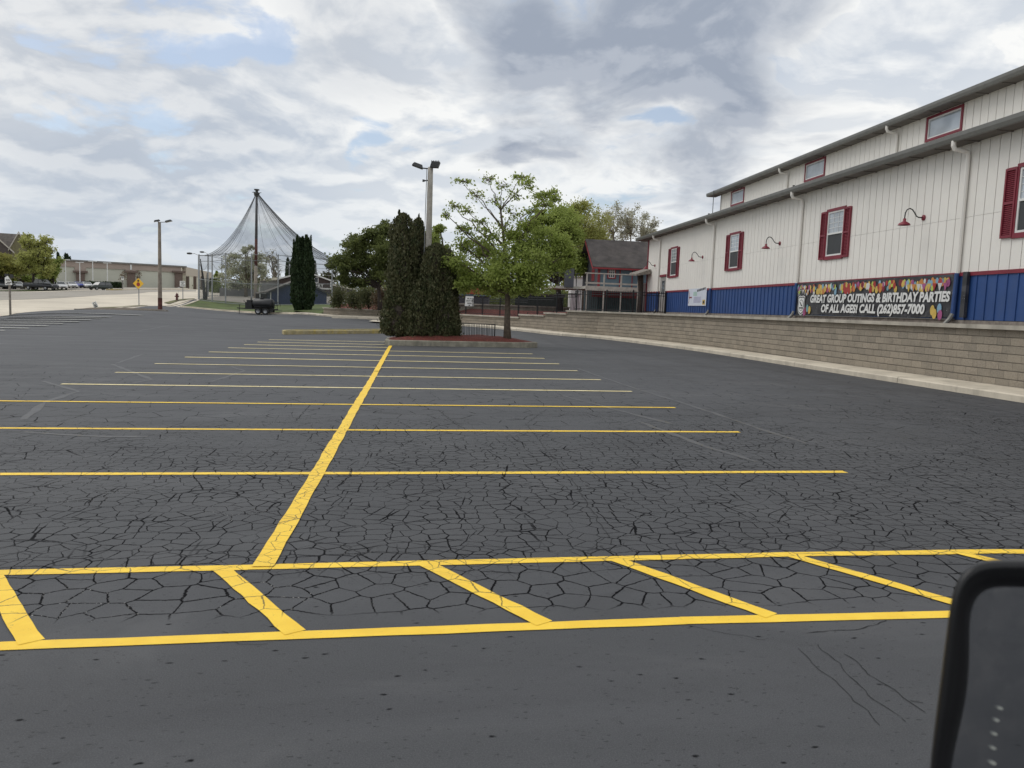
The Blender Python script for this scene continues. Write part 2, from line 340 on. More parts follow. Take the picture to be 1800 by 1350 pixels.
M_POLEW = mat('weathered_pole', (0.40, 0.375, 0.33), 0.85, var=0.12, vscale=5, bump=0.6, bscale=14, dirt=(0.2, 0.17, 0.14), dirt_amt=0.55, dscale=2.5)
M_POLEB = mat('pole_brown', (0.31, 0.27, 0.22), 0.85, var=0.2, vscale=2, bump=0.4, dirt=(0.10, 0.065, 0.05), dirt_amt=0.6, dscale=0.8)
M_RUST = mat('rusty_pole_foot', (0.10, 0.035, 0.028), 0.85, var=0.35, vscale=3)
M_FIX = mat('lamp_housing', (0.05, 0.052, 0.052), 0.5, metal=0.3, var=0.15)
M_LENS = mat('lamp_lens', (0.10, 0.105, 0.11), 0.2, var=0.05)
M_WHITE = mat('white_paint', (0.74, 0.74, 0.72), 0.5, var=0.04)
M_BLACKP = mat('black_print', (0.02, 0.02, 0.022), 0.5)
M_SIGNY = mat('sign_yellow', (0.85, 0.50, 0.03), 0.4, var=0.03)
M_SIGNR = mat('sign_red', (0.32, 0.03, 0.02), 0.4, var=0.05)
M_RUBBER = mat('rubber', (0.02, 0.02, 0.02), 0.8, var=0.2)
M_RIM = mat('wheel_rim', (0.32, 0.33, 0.34), 0.35, metal=0.7)
def glass_mat(name, col, rough=0.05, coat=0.6):
    m, g = new_mat(name)
    pos = g.n('ShaderNodeNewGeometry').outputs['Position']
    n = g.noise(pos, 1.1, 2.0).outputs[0]
    c = g.mix(g.mapr(n, 0.35, 0.65), col, tuple(v*1.5+.01 for v in col[:3]))
    return finish(m, g, g.n('ShaderNodeBsdfPrincipled', {'Base Color': c, 'Roughness': rough, 'Specular IOR Level': coat, 'IOR': 1.6}))
M_GLASS = glass_mat('window_glass', (0.055, 0.065, 0.075))
M_GLASSB = glass_mat('window_glass_bright', (0.30, 0.33, 0.36), 0.06, 0.8)
M_SCREEN = mat('window_screen', (0.045, 0.048, 0.052), 0.6, var=0.1)
M_CGLASS = glass_mat('car_glass', (0.02, 0.025, 0.03), 0.05, 0.8)
M_BARK = mat('bark', (0.115, 0.09, 0.068), 0.95, var=0.3, vscale=8, bump=0.8, bscale=22)
M_BARKG = mat('bark_grey', (0.17, 0.145, 0.115), 0.95, var=0.25, vscale=6, bump=0.4)
M_BARKD = mat('bark_dark', (0.05, 0.038, 0.03), 0.95, var=0.3, vscale=8)
L_MAPLE = leaf_mat('leaf_maple', (0.2, 0.26, 0.05), (0.31, 0.385, 0.08), (0.4, 0.46, 0.15))
L_GREEN = leaf_mat('leaf_green', (0.14, 0.19, 0.04), (0.24, 0.3, 0.06), (0.35, 0.4, 0.13))
L_DARK = leaf_mat('leaf_darkgreen', (0.07, 0.095, 0.03), (0.125, 0.155, 0.045), (0.21, 0.235, 0.08))
L_YEW = leaf_mat('needle_brown_green', (.044, .058, .022), (.085, .088, .038), (.15, .14, .075), 2.2, 0.15)
L_ARB = leaf_mat('arborvitae_green', (0.018, 0.0364, 0.015), (0.033, 0.0588, 0.021), (0.0525, 0.07, 0.03), 1.0, 0.15)
L_OLIVE = leaf_mat('leaf_olive', (0.26, 0.29, 0.065), (0.37, 0.39, 0.1), (0.48, 0.48, 0.2))
L_PALE = leaf_mat('leaf_pale', (0.36, 0.36, 0.24), (0.46, 0.45, 0.32), (0.55, 0.54, 0.42))
L_BLOSS = leaf_mat('leaf_blossom', (0.26, 0.29, 0.15), (0.46, 0.47, 0.34), (0.66, 0.66, 0.55))
L_YG = leaf_mat('leaf_yellowgreen', (0.169, 0.1958, 0.036), (0.273, 0.27, 0.06), (0.364, 0.3375, 0.12))
L_HEDGE = leaf_mat('leaf_hedge', (0.048, 0.0672, 0.0256), (0.096, 0.112, 0.0448), (0.16, 0.152, 0.08))
L_BUDS = leaf_mat('buds_brown', (0.14, 0.09, 0.06), (0.2, 0.14, 0.09), (0.2, 0.16, 0.1))

# ------------------------------------------------------------------ mesh builder
class MB:
    def __init__(s): s.v = []; s.f = []; s.m = []; s.uv = None
    def add(s, vs, fs, mi=0):
        b = len(s.v); s.v += [tuple(map(float, v)) for v in vs]
        s.f += [tuple(b+i for i in f) for f in fs]; s.m += [mi]*len(fs); return s
    def box(s, x0, x1, y0, y1, z0, z1, mi=0, X=None):
        vs = [(x, y, z) for z in (z0, z1) for y in (y0, y1) for x in (x0, x1)]
        if X is not None: vs = [X@Vector(v) for v in vs]
        return s.add(vs, [(0, 2, 3, 1), (4, 5, 7, 6), (0, 1, 5, 4), (2, 6, 7, 3), (0, 4, 6, 2), (1, 3, 7, 5)], mi)
    def hexa(s, vs, mi=0):
        return s.add(vs, [(0, 2, 3, 1), (4, 5, 7, 6), (0, 1, 5, 4), (2, 6, 7, 3), (0, 4, 6, 2), (1, 3, 7, 5)], mi)
    def tube(s, path, r, n=8, cap=True, mi=0):
        path = [Vector(p) for p in path]
        rs = r if isinstance(r, (list, tuple)) else [r]*len(path)
        vs = []; prev = None
        for i, p in enumerate(path):
            d = (path[min(i+1, len(path)-1)]-path[max(i-1, 0)]).normalized()
            if prev is None:
                a = d.orthogonal().normalized()
            else:
                a = (prev-d*prev.dot(d)); a = a.normalized() if a.length > 1e-6 else d.orthogonal().normalized()
            prev = a; b = d.cross(a)
            for k in range(n):
                t = 2*math.pi*k/n; vs.append(p+(a*math.cos(t)+b*math.sin(t))*rs[i])
        fs = []
        for i in range(len(path)-1):
            for k in range(n):
                k2 = (k+1) % n; fs.append((i*n+k, i*n+k2, (i+1)*n+k2, (i+1)*n+k))
        if cap: fs += [tuple(range(n-1, -1, -1)), tuple((len(path)-1)*n+k for k in range(n))]
        return s.add(vs, fs, mi)
    def lathe(s, prof, c=(0, 0, 0), n=16, X=None, mi=0, cap=False):
        vs = []
        for r, z in prof:
            for k in range(n):
                t = 2*math.pi*k/n; v = Vector((c[0]+r*math.cos(t), c[1]+r*math.sin(t), c[2]+z)); vs.append(X@v if X is not None else v)
        fs = [(i*n+k, i*n+(k+1) % n, (i+1)*n+(k+1) % n, (i+1)*n+k) for i in range(len(prof)-1) for k in range(n)]
        if cap: fs += [tuple(range(n-1, -1, -1)), tuple((len(prof)-1)*n+k for k in range(n))]
        return s.add(vs, fs, mi)
    def prism(s, pts, ext, mi=0):
        "closed polygon pts (3D) extruded by vector ext"
        n = len(pts); pts = [Vector(p) for p in pts]; e = Vector(ext)
        vs = pts+[p+e for p in pts]
        fs = [tuple(range(n-1, -1, -1)), tuple(range(n, 2*n))]+[(i, (i+1) % n, n+(i+1) % n, n+i) for i in range(n)]
        return s.add(vs, fs, mi)
    def build(s, name, mats, parent=None, smooth=False, local=False):
        me = bpy.data.meshes.new(name)
        vs = s.v
        if parent is not None and not local:
            l = parent.get('_o', None)
            if l is not None: vs = [(v[0]-l[0], v[1]-l[1], v[2]-l[2]) for v in vs]
        me.from_pydata(vs, [], s.f)
        if not isinstance(mats, (list, tuple)): mats = [mats]
        for m_ in mats: me.materials.append(m_)
        me.polygons.foreach_set('material_index', s.m)
        if smooth: me.polygons.foreach_set('use_smooth', [True]*len(s.f))
        if s.uv is not None:
            ul = me.uv_layers.new(name='UVMap')
            for p in me.polygons:
                for li, vi in zip(p.loop_indices, p.vertices): ul.data[li].uv = s.uv[vi]
        me.update()
        o = bpy.data.objects.new(name, me); COL.objects.link(o)
        if parent is not None: o.parent = parent
        return o
def tag(o, label=None, cat=None, group=None, kind=None):
    if label: o['label'] = label
    if cat: o['category'] = cat
    if group: o['group'] = group
    if kind: o['kind'] = kind
    return o
ORIG = {}
def thing(name, label, cat, loc=(0, 0, 0), rz=0.0, group=None):
    o = bpy.data.objects.new(name, None); COL.objects.link(o); o.empty_display_size = 0.3
    o.location = loc; o.rotation_euler = (0, 0, rz); tag(o, label, cat, group)
    if rz == 0.0: o['_o'] = tuple(float(c) for c in loc)
    return o
def struct(o): o['kind'] = 'structure'; return o
def dup(root, loc, rz, label=None, matmap=None):
    r = root.copy(); COL.objects.link(r); r.location = loc; r.rotation_euler = (0, 0, rz)
    if '_o' in r: del r['_o']
    if label: r['label'] = label
    for ch in list(root.children):
        c = ch.copy(); COL.objects.link(c); c.parent = r
        for gch in list(ch.children):
            d = gch.copy(); COL.objects.link(d); d.parent = c
    return r
def text_mesh(txt, size, mat_, ext=0.0, bold=0.0, shear=0.0, align='LEFT', wx=1.0):
    cu = bpy.data.curves.new('txt', 'FONT'); cu.body = txt; cu.size = size; cu.extrude = ext; cu.offset = bold; cu.shear = shear
    cu.align_x = align; cu.resolution_u = 3
    ob = bpy.data.objects.new('txt', cu); COL.objects.link(ob)
    bpy.context.view_layer.update()
    dg = bpy.context.evaluated_depsgraph_get(); me = bpy.data.meshes.new_from_object(ob.evaluated_get(dg))
    vs = [(v.co.x*wx, v.co.y, v.co.z) for v in me.vertices]; fs = [tuple(p.vertices) for p in me.polygons]
    bpy.data.objects.remove(ob); bpy.data.curves.remove(cu); bpy.data.meshes.remove(me)
    return vs, fs
class Fr:
    "upright frame: s along, n out of the wall (towards the viewer), z up"
    def __init__(s, o, ang):   # ang: heading of s axis, measured from +Y towards +X
        s.o = Vector((o[0], o[1], 0)); s.a = Vector((math.sin(ang), math.cos(ang), 0)); s.n = Vector((-s.a.y, s.a.x, 0)); s.ang = ang
    def P(s, u, n, z): return s.o+s.a*u+s.n*n+Vector((0, 0, z))
    def hit(s, px, py, n=0.0):
        r = V3(ray(px, py)); o = V3(O); q = s.o+s.n*n
        t = (q-o).dot(s.n)/r.dot(s.n); P = o+r*t
        return (P-s.o).dot(s.a), P.z
    def box(s, mb, u0, u1, n0, n1, z0, z1, mi=0):
        return mb.hexa([s.P(u, n, z) for z in (z0, z1) for n in (n0, n1) for u in (u0, u1)], mi)
    def txt(s, mb, vf, u, n, z, du=1, mi=0):
        vs, fs = vf
        mb.add([s.P(u+du*v[0], n+v[2], z+v[1]) for v in vs], fs, mi)
    def mat4(s, u, n, z, flip=1):
        # local x -> s*flip, y -> into wall, z up
        p = s.P(u, n, z); a = s.a*flip; b = -s.n
        return Matrix(((a.x, b.x, 0, p.x), (a.y, b.y, 0, p.y), (0, 0, 1, p.z), (0, 0, 0, 1)))

def drape(name, poly, mat_, off=0.0, step=1.5, parent=None):
    "flat sheet draped over the ground, one polygon in XY"
    pts = [Vector((p[0], p[1])) for p in poly]; n = len(pts)
    dense = []
    for i in range(n):
        a, b = pts[i], pts[(i+1) % n]; k = max(1, int((b-a).length/step))
        dense += [a.lerp(b, j/k) for j in range(k)]
    m = len(dense); xs = [p.x for p in pts]; ys = [p.y for p in pts]
    extra = []
    from itertools import product
    nx = int((max(xs)-min(xs))/step)+1; ny = int((max(ys)-min(ys))/step)+1
    for i, j in product(range(1, nx), range(1, ny)):
        x, y = min(xs)+i*step, min(ys)+j*step
        c = False
        for k in range(m):
            a, b = dense[k], dense[k-1]
            if (a.y > y) != (b.y > y) and x < (b.x-a.x)*(y-a.y)/(b.y-a.y)+a.x: c = not c
        if c: extra.append(Vector((x, y)))
    r = delaunay_2d_cdt(dense+extra, [(i, (i+1) % m) for i in range(m)], [], 1, 1e-4)
    V, Fc = r[0], r[2]
    zs = Tv([v.x for v in V], [v.y for v in V])
    mb = MB(); mb.add([(v.x, v.y, z+off) for v, z in zip(V, zs)], [tuple(f) for f in Fc])
    return struct(mb.build(name, mat_, parent, smooth=True))
def resample(path, step):
    out = [Vector(path[0])]
    for a, b in zip(path[:-1], path[1:]):
        a, b = Vector(a), Vector(b); k = max(1, int((b-a).length/step))
        out += [a.lerp(b, j/k) for j in range(1, k+1)]
    return out
def smooth_path(path, it=2):
    p = [Vector(q) for q in path]
    for _ in range(it):
        q = [p[0]]
        for a, b in zip(p[:-1], p[1:]): q += [a.lerp(b, .25), a.lerp(b, .75)]
        p = q+[p[-1]]
    return p
def sweep(mb, path, prof, zf=None, mi=0, uv=False, closed=False, caps=True):
    "sweep profile [(n,z)] along an XY path; n positive is to the right of travel"
    P = [Vector((p[0], p[1])) for p in path]; N = len(P); k = len(prof); vs = []; uvs = []; L = 0
    for i, p in enumerate(P):
        if closed: d = (P[(i+1) % N]-P[i-1]).normalized()
        else: d = (P[min(i+1, N-1)]-P[max(i-1, 0)]).normalized()
        nr = Vector((d.y, -d.x)); z0 = zf(p.x, p.y) if zf else 0
        if i: L += (p-P[i-1]).length
        for n_, z in prof:
            q = p+nr*n_; vs.append((q.x, q.y, z0+z)); uvs.append((L, z))
    fs = [(i*k+j, ((i+1) % N)*k+j, ((i+1) % N)*k+j+1, i*k+j+1) for i in range(N if closed else N-1) for j in range(k-1)]
    if caps and not closed: fs += [tuple(range(k)), tuple((N-1)*k+j for j in range(k-1, -1, -1))]
    b = len(mb.v)
    mb.add(vs, fs, mi)
    if uv:
        if mb.uv is None: mb.uv = []
        mb.uv += uvs
    return mb
KERB = [(0, -0.3), (0, 0.12), (0.02, 0.15), (0.15, 0.15), (0.15, -0.3)]
#@@SPLIT1
# ================================================================== SETTING
BA = rad(1.39)
bu = Vector((math.sin(BA), math.cos(BA))); bv = Vector((math.cos(BA), -math.sin(BA)))
def ground_sheet():
    xs = np.unique(np.concatenate([np.arange(-210, 161, 6.0), [-900, -600, -400, -300, -250, 200, 260, 350, 500, 900]]))
    ys = np.unique(np.concatenate([np.arange(-45, 301, 5.0), [-400, -200, -100, -70, 340, 400, 550, 800, 1200]]))
    X, Y = np.meshgrid(xs, ys); Z = Tv(X.ravel(), Y.ravel())-0.25
    nx = len(xs); mb = MB()
    mb.add(list(zip(X.ravel(), Y.ravel(), Z)), [(j*nx+i, j*nx+i+1, (j+1)*nx+i+1, (j+1)*nx+i) for j in range(len(ys)-1) for i in range(nx-1)])
    return struct(mb.build('ground', M_DRYG, smooth=True))
ground_sheet()
def g2(px, py): v = G(px, py); return (v.x, v.y)
def d2(px, py, d): q = Q(px, py, d); return (q[0], q[1])
# right kerb line (near -> far)
near = [tuple(bu*u+bv*12.66) for u in (-42, -20, 0, 15, 27)]
farK = [g2(1190, 611.5), g2(1060, 595.5), d2(980, 588, 49.5), d2(900, 581.3, 54.5), d2(809, 574, 60), d2(700, 566.5, 68), d2(640, 560, 74), d2(570, 556, 78), d2(520, 553.5, 80.5)]
KPATH = smooth_path(near+farK, 2)
KPATH = resample(KPATH, 2.0)
leftK = [tuple(KPATH[-1]), d2(478, 552, 82.5), d2(430, 549, 84.5), d2(380, 547, 84), d2(340, 545.5, 83), d2(318, 543.5, 84), d2(314, 540, 87), d2(330, 534, 91), d2(349, 529.5, 96)]
LKP = smooth_path(leftK, 2)
lot = [(p.x, p.y) for p in KPATH]+[(p.x, p.y) for p in LKP[1:-1]]+[d2(345, 528, 99), d2(327, 531, 93), d2(300, 536, 86), d2(262, 541, 79), d2(212, 546, 72), d2(150, 547.5, 69.5), d2(135, 547, 68), d2(80, 551, 60), d2(0, 560, 50), (-23, 30), (-20, -42)]
drape('parking_lot', lot, M_ASPH, 0.0, 1.6)
# street
road = [(-90, -42), (-26.5, -42), (-25.5, 30), d2(0, 566, 46), d2(135, 550, 64), d2(190, 550, 68), d2(260, 547, 74), d2(300, 541, 81), d2(320, 537, 85), d2(349, 530, 95), d2(352, 527.5, 99), d2(400, 523, 118), d2(480, 521, 128), (60, 135), (60, 150), d2(450, 514, 150), d2(330, 508.5, 172), d2(190, 512, 158), d2(100, 511.5, 138), d2(0, 514.5, 122), (-130, 70), (-130, -42)]
drape('street', road, M_ROAD, -0.03, 2.5)
drape('street_lane', [d2(0, 529, 78), d2(150, 523, 96), d2(262, 513.5, 140), d2(345, 512.5, 150), d2(345, 511, 165), d2(190, 511.5, 152), d2(100, 513.5, 132), d2(0, 516.5, 118), d2(-80, 522, 100)], M_ROAD2, -0.015, 4.0)
drape('far_parking_lot', [d2(-60, 513, 112), d2(0, 511, 130), d2(100, 508.8, 146), d2(200, 510, 162), d2(330, 507, 176), d2(330, 505, 205), d2(118, 505, 192), d2(-80, 505, 170), (-150, 120)], M_ROAD2, 0.01, 4.0)
# verge strips beside the street
drape('verge_grass', [d2(130, 545.6, 69.5), d2(165, 542.5, 73), d2(215, 540, 76), d2(250, 536, 81), d2(262, 536.3, 82), d2(258, 538.3, 80), d2(200, 543.2, 74), d2(150, 546.3, 70)], M_DRYG, 0.03, 1.5)
drape('verge_grass', [d2(288, 531.6, 91), d2(311, 527.2, 96), d2(343, 525.8, 101), d2(341, 527.4, 98.5), d2(315, 529.5, 95), d2(297, 532.5, 90)], M_DRYG, 0.03, 1.5)
drape('verge_grass', [d2(-60, 513.5, 110), d2(0, 511.5, 128), d2(75, 509.8, 139), d2(130, 509, 148), d2(75, 511, 136), d2(0, 513.8, 124), d2(-60, 516, 107)], M_GRASS, 0.05, 3)
drape('sidewalk', [d2(-40, 565, 47), d2(0, 560, 50), d2(80, 550.8, 60.2), d2(135, 547.2, 68.2), d2(190, 545.5, 72), d2(255, 540.4, 79.5), d2(300, 534.5, 88), d2(346, 527.6, 99.3), d2(340, 526.8, 99.5), d2(300, 532.3, 90), d2(255, 538.4, 80.8), d2(190, 543.3, 74), d2(135, 545.8, 69.8), d2(80, 549.2, 61.5), d2(0, 557, 52), d2(-40, 562, 48)], M_CONC, 0.02, 1.5)
# grass bank in front of the netting
bank = [(p.x, p.y) for p in LKP[2:]]+[d2(351, 527.5, 97.5), d2(400, 531, 98.5), d2(455, 534, 98.5), d2(500, 536, 98.5), d2(575, 537, 98.5), d2(640, 535, 98), d2(640, 540, 90), d2(566, 548, 81), d2(566, 551, 79.5), d2(520, 550, 83)]
drape('lawn', bank, M_GRASS, 0.10, 1.5)
drape('batting_yard', [d2(351, 527.5, 97.5), d2(455, 534, 98.5), d2(575, 537, 98.5), d2(700, 540, 98.5), d2(760, 530, 135), d2(420, 520, 140)], M_ROAD2, 0.03, 3)
drape('mulch_strip', [d2(133, 548.2, 67.5), d2(160, 545.9, 70.5), d2(212, 546.2, 72), d2(290, 546.8, 72.6), d2(296, 549.5, 70.6), d2(230, 549.8, 69.5), d2(160, 549, 67.8)], M_SOIL, 0.22, 1.2)

mb = MB(); sweep(mb, KPATH, [(0, -0.3), (0, 0.13), (0.03, 0.16), (1.16, 0.19), (1.16, -0.3)], T)
struct(mb.build('sidewalk', M_CONC))
mb = MB()
for i in range(2, len(KPATH)-1):
    p = KPATH[i]; 
    if (i % 2) or p.y < 2 or p.y > 70: continue
    d = (KPATH[i+1]-KPATH[i-1]).normalized(); nr = Vector((d.y, -d.x)); z = T(p.x, p.y); vs = []
    for n_, zz_ in ((-.004, -.02), (-.004, .13), (.025, .163), (1.14, .192)):
        for s_ in (-.008, .008): q = p+nr*n_+d*s_; vs.append((q.x, q.y, z+zz_+.002))
    mb.add(vs, [(2*k, 2*k+1, 2*k+3, 2*k+2) for k in range(3)])
struct(mb.build('sidewalk_joint', M_SOIL))
mb = MB(); sweep(mb, resample(LKP, 1.5), [(-.45, -.2), (-.45, .02), (0, .03), (.01, .15), (.03, .17), (.18, .17), (.18, -.2)], T); struct(mb.build('kerb', M_CONC))
mb = MB(); sweep(mb, resample(smooth_path([d2(296, 549.7, 70.4), d2(230, 550.2, 69.2), d2(160, 549.5, 67.4), d2(131, 549, 67.0)], 1), 1.5), [(.12, -.2), (.12, .24), (.1, .26), (-.12, .26), (-.12, -.2)], T)
struct(mb.build('kerb', M_TIMB))

# ---------------- painted markings
def strip(mb, a, b, w, off=0.004, seg=0.25, wob=0.004, trim=None):
    a = Vector(a); b = Vector(b); L = (b-a).length; k = max(2, int(L/seg)); d = (b-a)/L; nr = Vector((d.y, -d.x))
    pts = [a.lerp(b, i/k) for i in range(k+1)]; z = Tv([p.x for p in pts], [p.y for p in pts]); vs = []
    for p, zz_ in zip(pts, z):
        w1 = w/2+random.uniform(-wob, wob); w2 = w/2+random.uniform(-wob, wob)
        q = p+nr*w1; r = p-nr*w2; vs += [(q.x, q.y, zz_+off), (r.x, r.y, zz_+off)]
    mb.add(vs, [(2*i, 2*i+1, 2*i+3, 2*i+2) for i in range(k)])
SHE = 0.0111
XC, XL, XR = -0.857, -6.69, 4.743
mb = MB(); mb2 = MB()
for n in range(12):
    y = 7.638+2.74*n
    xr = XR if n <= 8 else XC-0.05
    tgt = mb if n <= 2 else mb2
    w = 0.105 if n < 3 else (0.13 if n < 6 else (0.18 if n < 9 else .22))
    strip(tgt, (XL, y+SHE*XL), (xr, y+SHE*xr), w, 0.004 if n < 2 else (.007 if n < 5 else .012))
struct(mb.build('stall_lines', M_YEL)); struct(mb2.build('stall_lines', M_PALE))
mb = MB(); strip(mb, (XC-0.03, 4.84), (XC, 20), 0.135, 0.009, 0.25, 0.007); strip(mb, (XC, 20), (XC, 33.9), 0.14, 0.02, 0.25, 0.007); struct(mb.build('centre_line', M_YEL))
mb = MB()
strip(mb, (-9, 4.68), (-0.97, 4.845), 0.095, 0.004); strip(mb, (-0.97, 4.845), (2.72, 4.935), 0.095, 0.004)
strip(mb, (2.72, 4.935), (4.3, 4.93), 0.095, 0.004); strip(mb, (4.3, 4.93), (6.0, 4.82), 0.095, 0.004)
strip(mb, (-9, 3.63), (-1.9, 3.765), 0.095, 0.004); strip(mb, (-1.9, 3.765), (1.5, 3.85), 0.095, 0.004); strip(mb, (1.5, 3.85), (6.0, 3.83), 0.095, 0.004)
for i in range(-5, 4):
    x0 = 0.14+1.27*i; x1 = x0+0.60+0.012*i
    if i == -2: x0, x1 = -2.44, -1.77
    h1 = 4.868+.0244*(x0-.0)-.025; h0 = min(3.8125+.025*x1, 3.85)+.03
    strip(mb, (x0, h1), (x1, h0), 0.105, 0.006, 0.12, 0.006)
struct(mb.build('hatch_lines', M_YEL))
mb = MB()
for (px, py) in ((8, 581.6), (50.7, 577.8), (83.8, 573.6), (111.6, 569.6), (139, 566.4), (160, 563.2), (178, 560.2), (196, 558.3), (251, 554.9)):
    a = g2(px, py); dd = Vector((1, SHE)).normalized()
    L = 5.8 if px < 240 else 9
    strip(mb, (a[0]-dd.x*L, a[1]-dd.y*L), a, 0.36, .03)
struct(mb.build('stall_lines', M_WHITEPAINT))
mb = MB()
for pl in (((76, 670), (138, 688), (78, 708), (40, 738)), ((196, 640), (267, 667), (235, 673)), ((207, 638), (249, 623)), ((182, 586), (240, 582), (298, 572)), ((370, 671), (430, 652), (405, 644)),
           ((1016, 648), (1116, 683), (1215, 713), (1330, 752), (1420, 780)), ((990, 696), (1090, 722), (1180, 745)), ((40, 760), (200, 768), (260, 767)), ((284, 547.6), (322, 549.5), (300, 552)), ((480, 575), (600, 577)),
           ((1120, 740), (1240, 785), (1330, 812))):
    for a, b in zip(pl[:-1], pl[1:]): strip(mb, g2(*a), g2(*b), 0.09, 0.003, 0.3, 0.03)
struct(mb.build('worn_marking', M_FADE))
# long jagged cracks in the foreground
def crackline(mb, pts, w0):
    P_ = [Vector(g2(*p)) for p in pts]; fine = []
    for a, b in zip(P_[:-1], P_[1:]):
        k = max(2, int((b-a).length/0.035))
        for i in range(k):
            q = a.lerp(b, i/k); fine.append(q)
    vs = []; nz = Tv([p.x for p in fine], [p.y for p in fine]); ph = random.random()*50
    for i, p in enumerate(fine):
        d = (fine[min(i+1, len(fine)-1)]-fine[max(i-1, 0)]).normalized(); nr = Vector((d.y, -d.x))
        jit = mnoise.noise(Vector((i*0.23+ph, 0, 0)))*0.03+mnoise.noise(Vector((i*0.9+ph, 3, 0)))*0.010
        w = max(0.0004, w0*(0.5+0.9*mnoise.noise(Vector((i*0.5+ph, 9, 0)))+0.3)); c = p+nr*(jit+random.uniform(-.006, .006))
        vs += [(c.x+nr.x*w, c.y+nr.y*w, nz[i]+.0025), (c.x-nr.x*w, c.y-nr.y*w, nz[i]+.0025)]
    mb.add(vs, [(2*i, 2*i+1, 2*i+3, 2*i+2) for i in range(len(fine)-1)])
M_CRK = mat('crack_dark', (0.014, 0.014, 0.015), 0.95)
mb = MB()
for pl, w in ((((1405, 1140), (1425, 1160), (1470, 1205), (1500, 1225), (1555, 1285)), .0022), (((1441, 1133), (1475, 1172), (1530, 1222), (1598, 1278)), .0022),
              (((1485, 1150), (1540, 1192), (1600, 1235), (1640, 1262)), .0027), (((1600, 1232), (1645, 1243)), .0022), (((1416, 1113), (1490, 1108), (1545, 1098), (1590, 1068)), .003),
              (((1205, 1098), (1290, 1117), (1360, 1128)), .0015), (((390, 1110), (425, 1130), (480, 1138)), .0018), (((960, 720), (925, 745), (960, 790), (1010, 850), (1080, 960)), .004),
              (((770, 720), (800, 745), (830, 760)), .006), (((510, 700), (545, 712), (520, 740)), .006)):
    crackline(mb, pl, w)
struct(mb.build('asphalt_crack', M_CRK))

# ---------------- retaining wall with terrace behind
WP = []
for i, p in enumerate(KPATH):
    d = (KPATH[min(i+1, len(KPATH)-1)]-KPATH[max(i-1, 0)]).normalized(); WP.append(p+Vector((d.y, -d.x))*1.12)
def pxof(x, y, z):
    d = np.array([x, y, z])-O; return 900+F*(d@CR)/(d@fw), 675-F*(d@CU)/(d@fw), d@fw
segs = [[], [], [], []]; TOPS = [1.69, 1.49, 1.29, 1.07]
for p in WP:
    px, py, dd = pxof(p.x, p.y, 1.5)
    if dd < 5: px = 3000
    if px > 986: k = 0
    elif px > 945: k = 1
    elif px > 896: k = 2
    elif px > 560: k = 3
    else: continue
    if not segs[k] and k:
        pl = segs[k-1][-1]; segs[k].append(pl)
    segs[k].append(p)
rw = thing('retaining_wall', 'tan split-face concrete block retaining wall curving along the right side of the parking lot', 'retaining wall', (13.8, 16, 0.2))
mb = MB(); mc = MB(); mb.uv = []
terr = []
for k, sg in enumerate(segs):
    if len(sg) < 2: continue
    top = TOPS[k]; pr = []; nc = 9
    z = top-0.10; n0 = 0.22
    pr.append((n0+0.2, z)); pr.append((n0, z))
    for c in range(nc):
        pr.append((n0, z-0.185)); pr.append((n0+0.012, z-0.197)); pr.append((n0+0.012, z-0.2)); pr.append((n0-0.024, z-0.202)); n0 -= 0.024; z -= 0.2
    pth = resample(sg, 1.0)
    # uv v coordinate follows z so that courses line up with rows
    sweep(mb, pth, [(a, b-(top-0.10)+2.0) for a, b in pr], lambda x, y, t=top: t-0.10-2.0, uv=True)
    sweep(mc, pth, [(0.08, top-0.11), (0.08, top), (0.44, top), (0.44, top-0.11)], None)
    terr += [(q, top) for q in pth]
mb.build('wall_blocks', M_BLOCK, rw); mc.build('wall_cap', M_CAP, rw)
# end return of the low wall
mt = MB(); vs = []; N = len(terr)
for i, (p, top) in enumerate(terr):
    a = terr[max(i-1, 0)][0]; b = terr[min(i+1, N-1)][0]
    d = (b-a).normalized() if (b-a).length > 1e-6 else Vector((0, 1)); nr = Vector((d.y, -d.x))
    far_ = 80 if p.y < 60 else 55
    for n_, z in ((0.40, top-0.05), (1.2, top-0.02), (3.0, max(top, 1.55)-0.03), (far_, max(top, 1.6))):
        q = p+nr*n_; vs.append((q.x, q.y, z))
mt.add(vs, [(i*4+j, (i+1)*4+j, (i+1)*4+j+1, i*4+j+1) for i in range(N-1) for j in range(3)])
struct(mt.build('mulch_bed', M_MULCH))

# ---------------- planted island and kerbed median in the lot
isl_f = [Vector((-0.92, 34.35)), Vector((5.35, 34.9)), Vector((5.9, 35.5)), Vector((5.5, 37.2)), Vector((4.6, 38.2)), Vector((-0.8, 38.4)), Vector((-1.15, 37.6)), Vector((-1.15, 34.8))]
mb = MB(); cp_ = resample(isl_f+[isl_f[0]], 0.5)[:-1]
sweep(mb, cp_, [(0, -0.2), (0, 0.22), (-0.03, 0.25), (-0.22, 0.25), (-0.22, -0.2)], T, closed=True)
M_EDGE = mat('edging_block', (0.30, 0.28, 0.22), 0.9, var=0.25, vscale=2.2, bump=0.8, bscale=20, dirt=(0.15, 0.14, 0.12), dirt_amt=0.7, dscale=3)
struct(mb.build('kerb', M_EDGE))
mb = MB(); c0 = Vector((2.2, 36.4)); vs = []; fs = []; R_ = 7; n = len(cp_)
for r in range(R_+1):
    for p in cp_:
        t = r/R_; q = p.lerp(c0, 0.04+0.96*t); h = 0.24+0.22*math.sin(min(1, t*2)*math.pi/2)+0.05*mnoise.noise(Vector((q.x*1.3, q.y*1.3, 0)))
        vs.append((q.x, q.y, T(q.x, q.y)+h))
for r in range(R_):
    for i in range(n): fs.append((r*n+i, r*n+(i+1) % n, (r+1)*n+(i+1) % n, (r+1)*n+i))
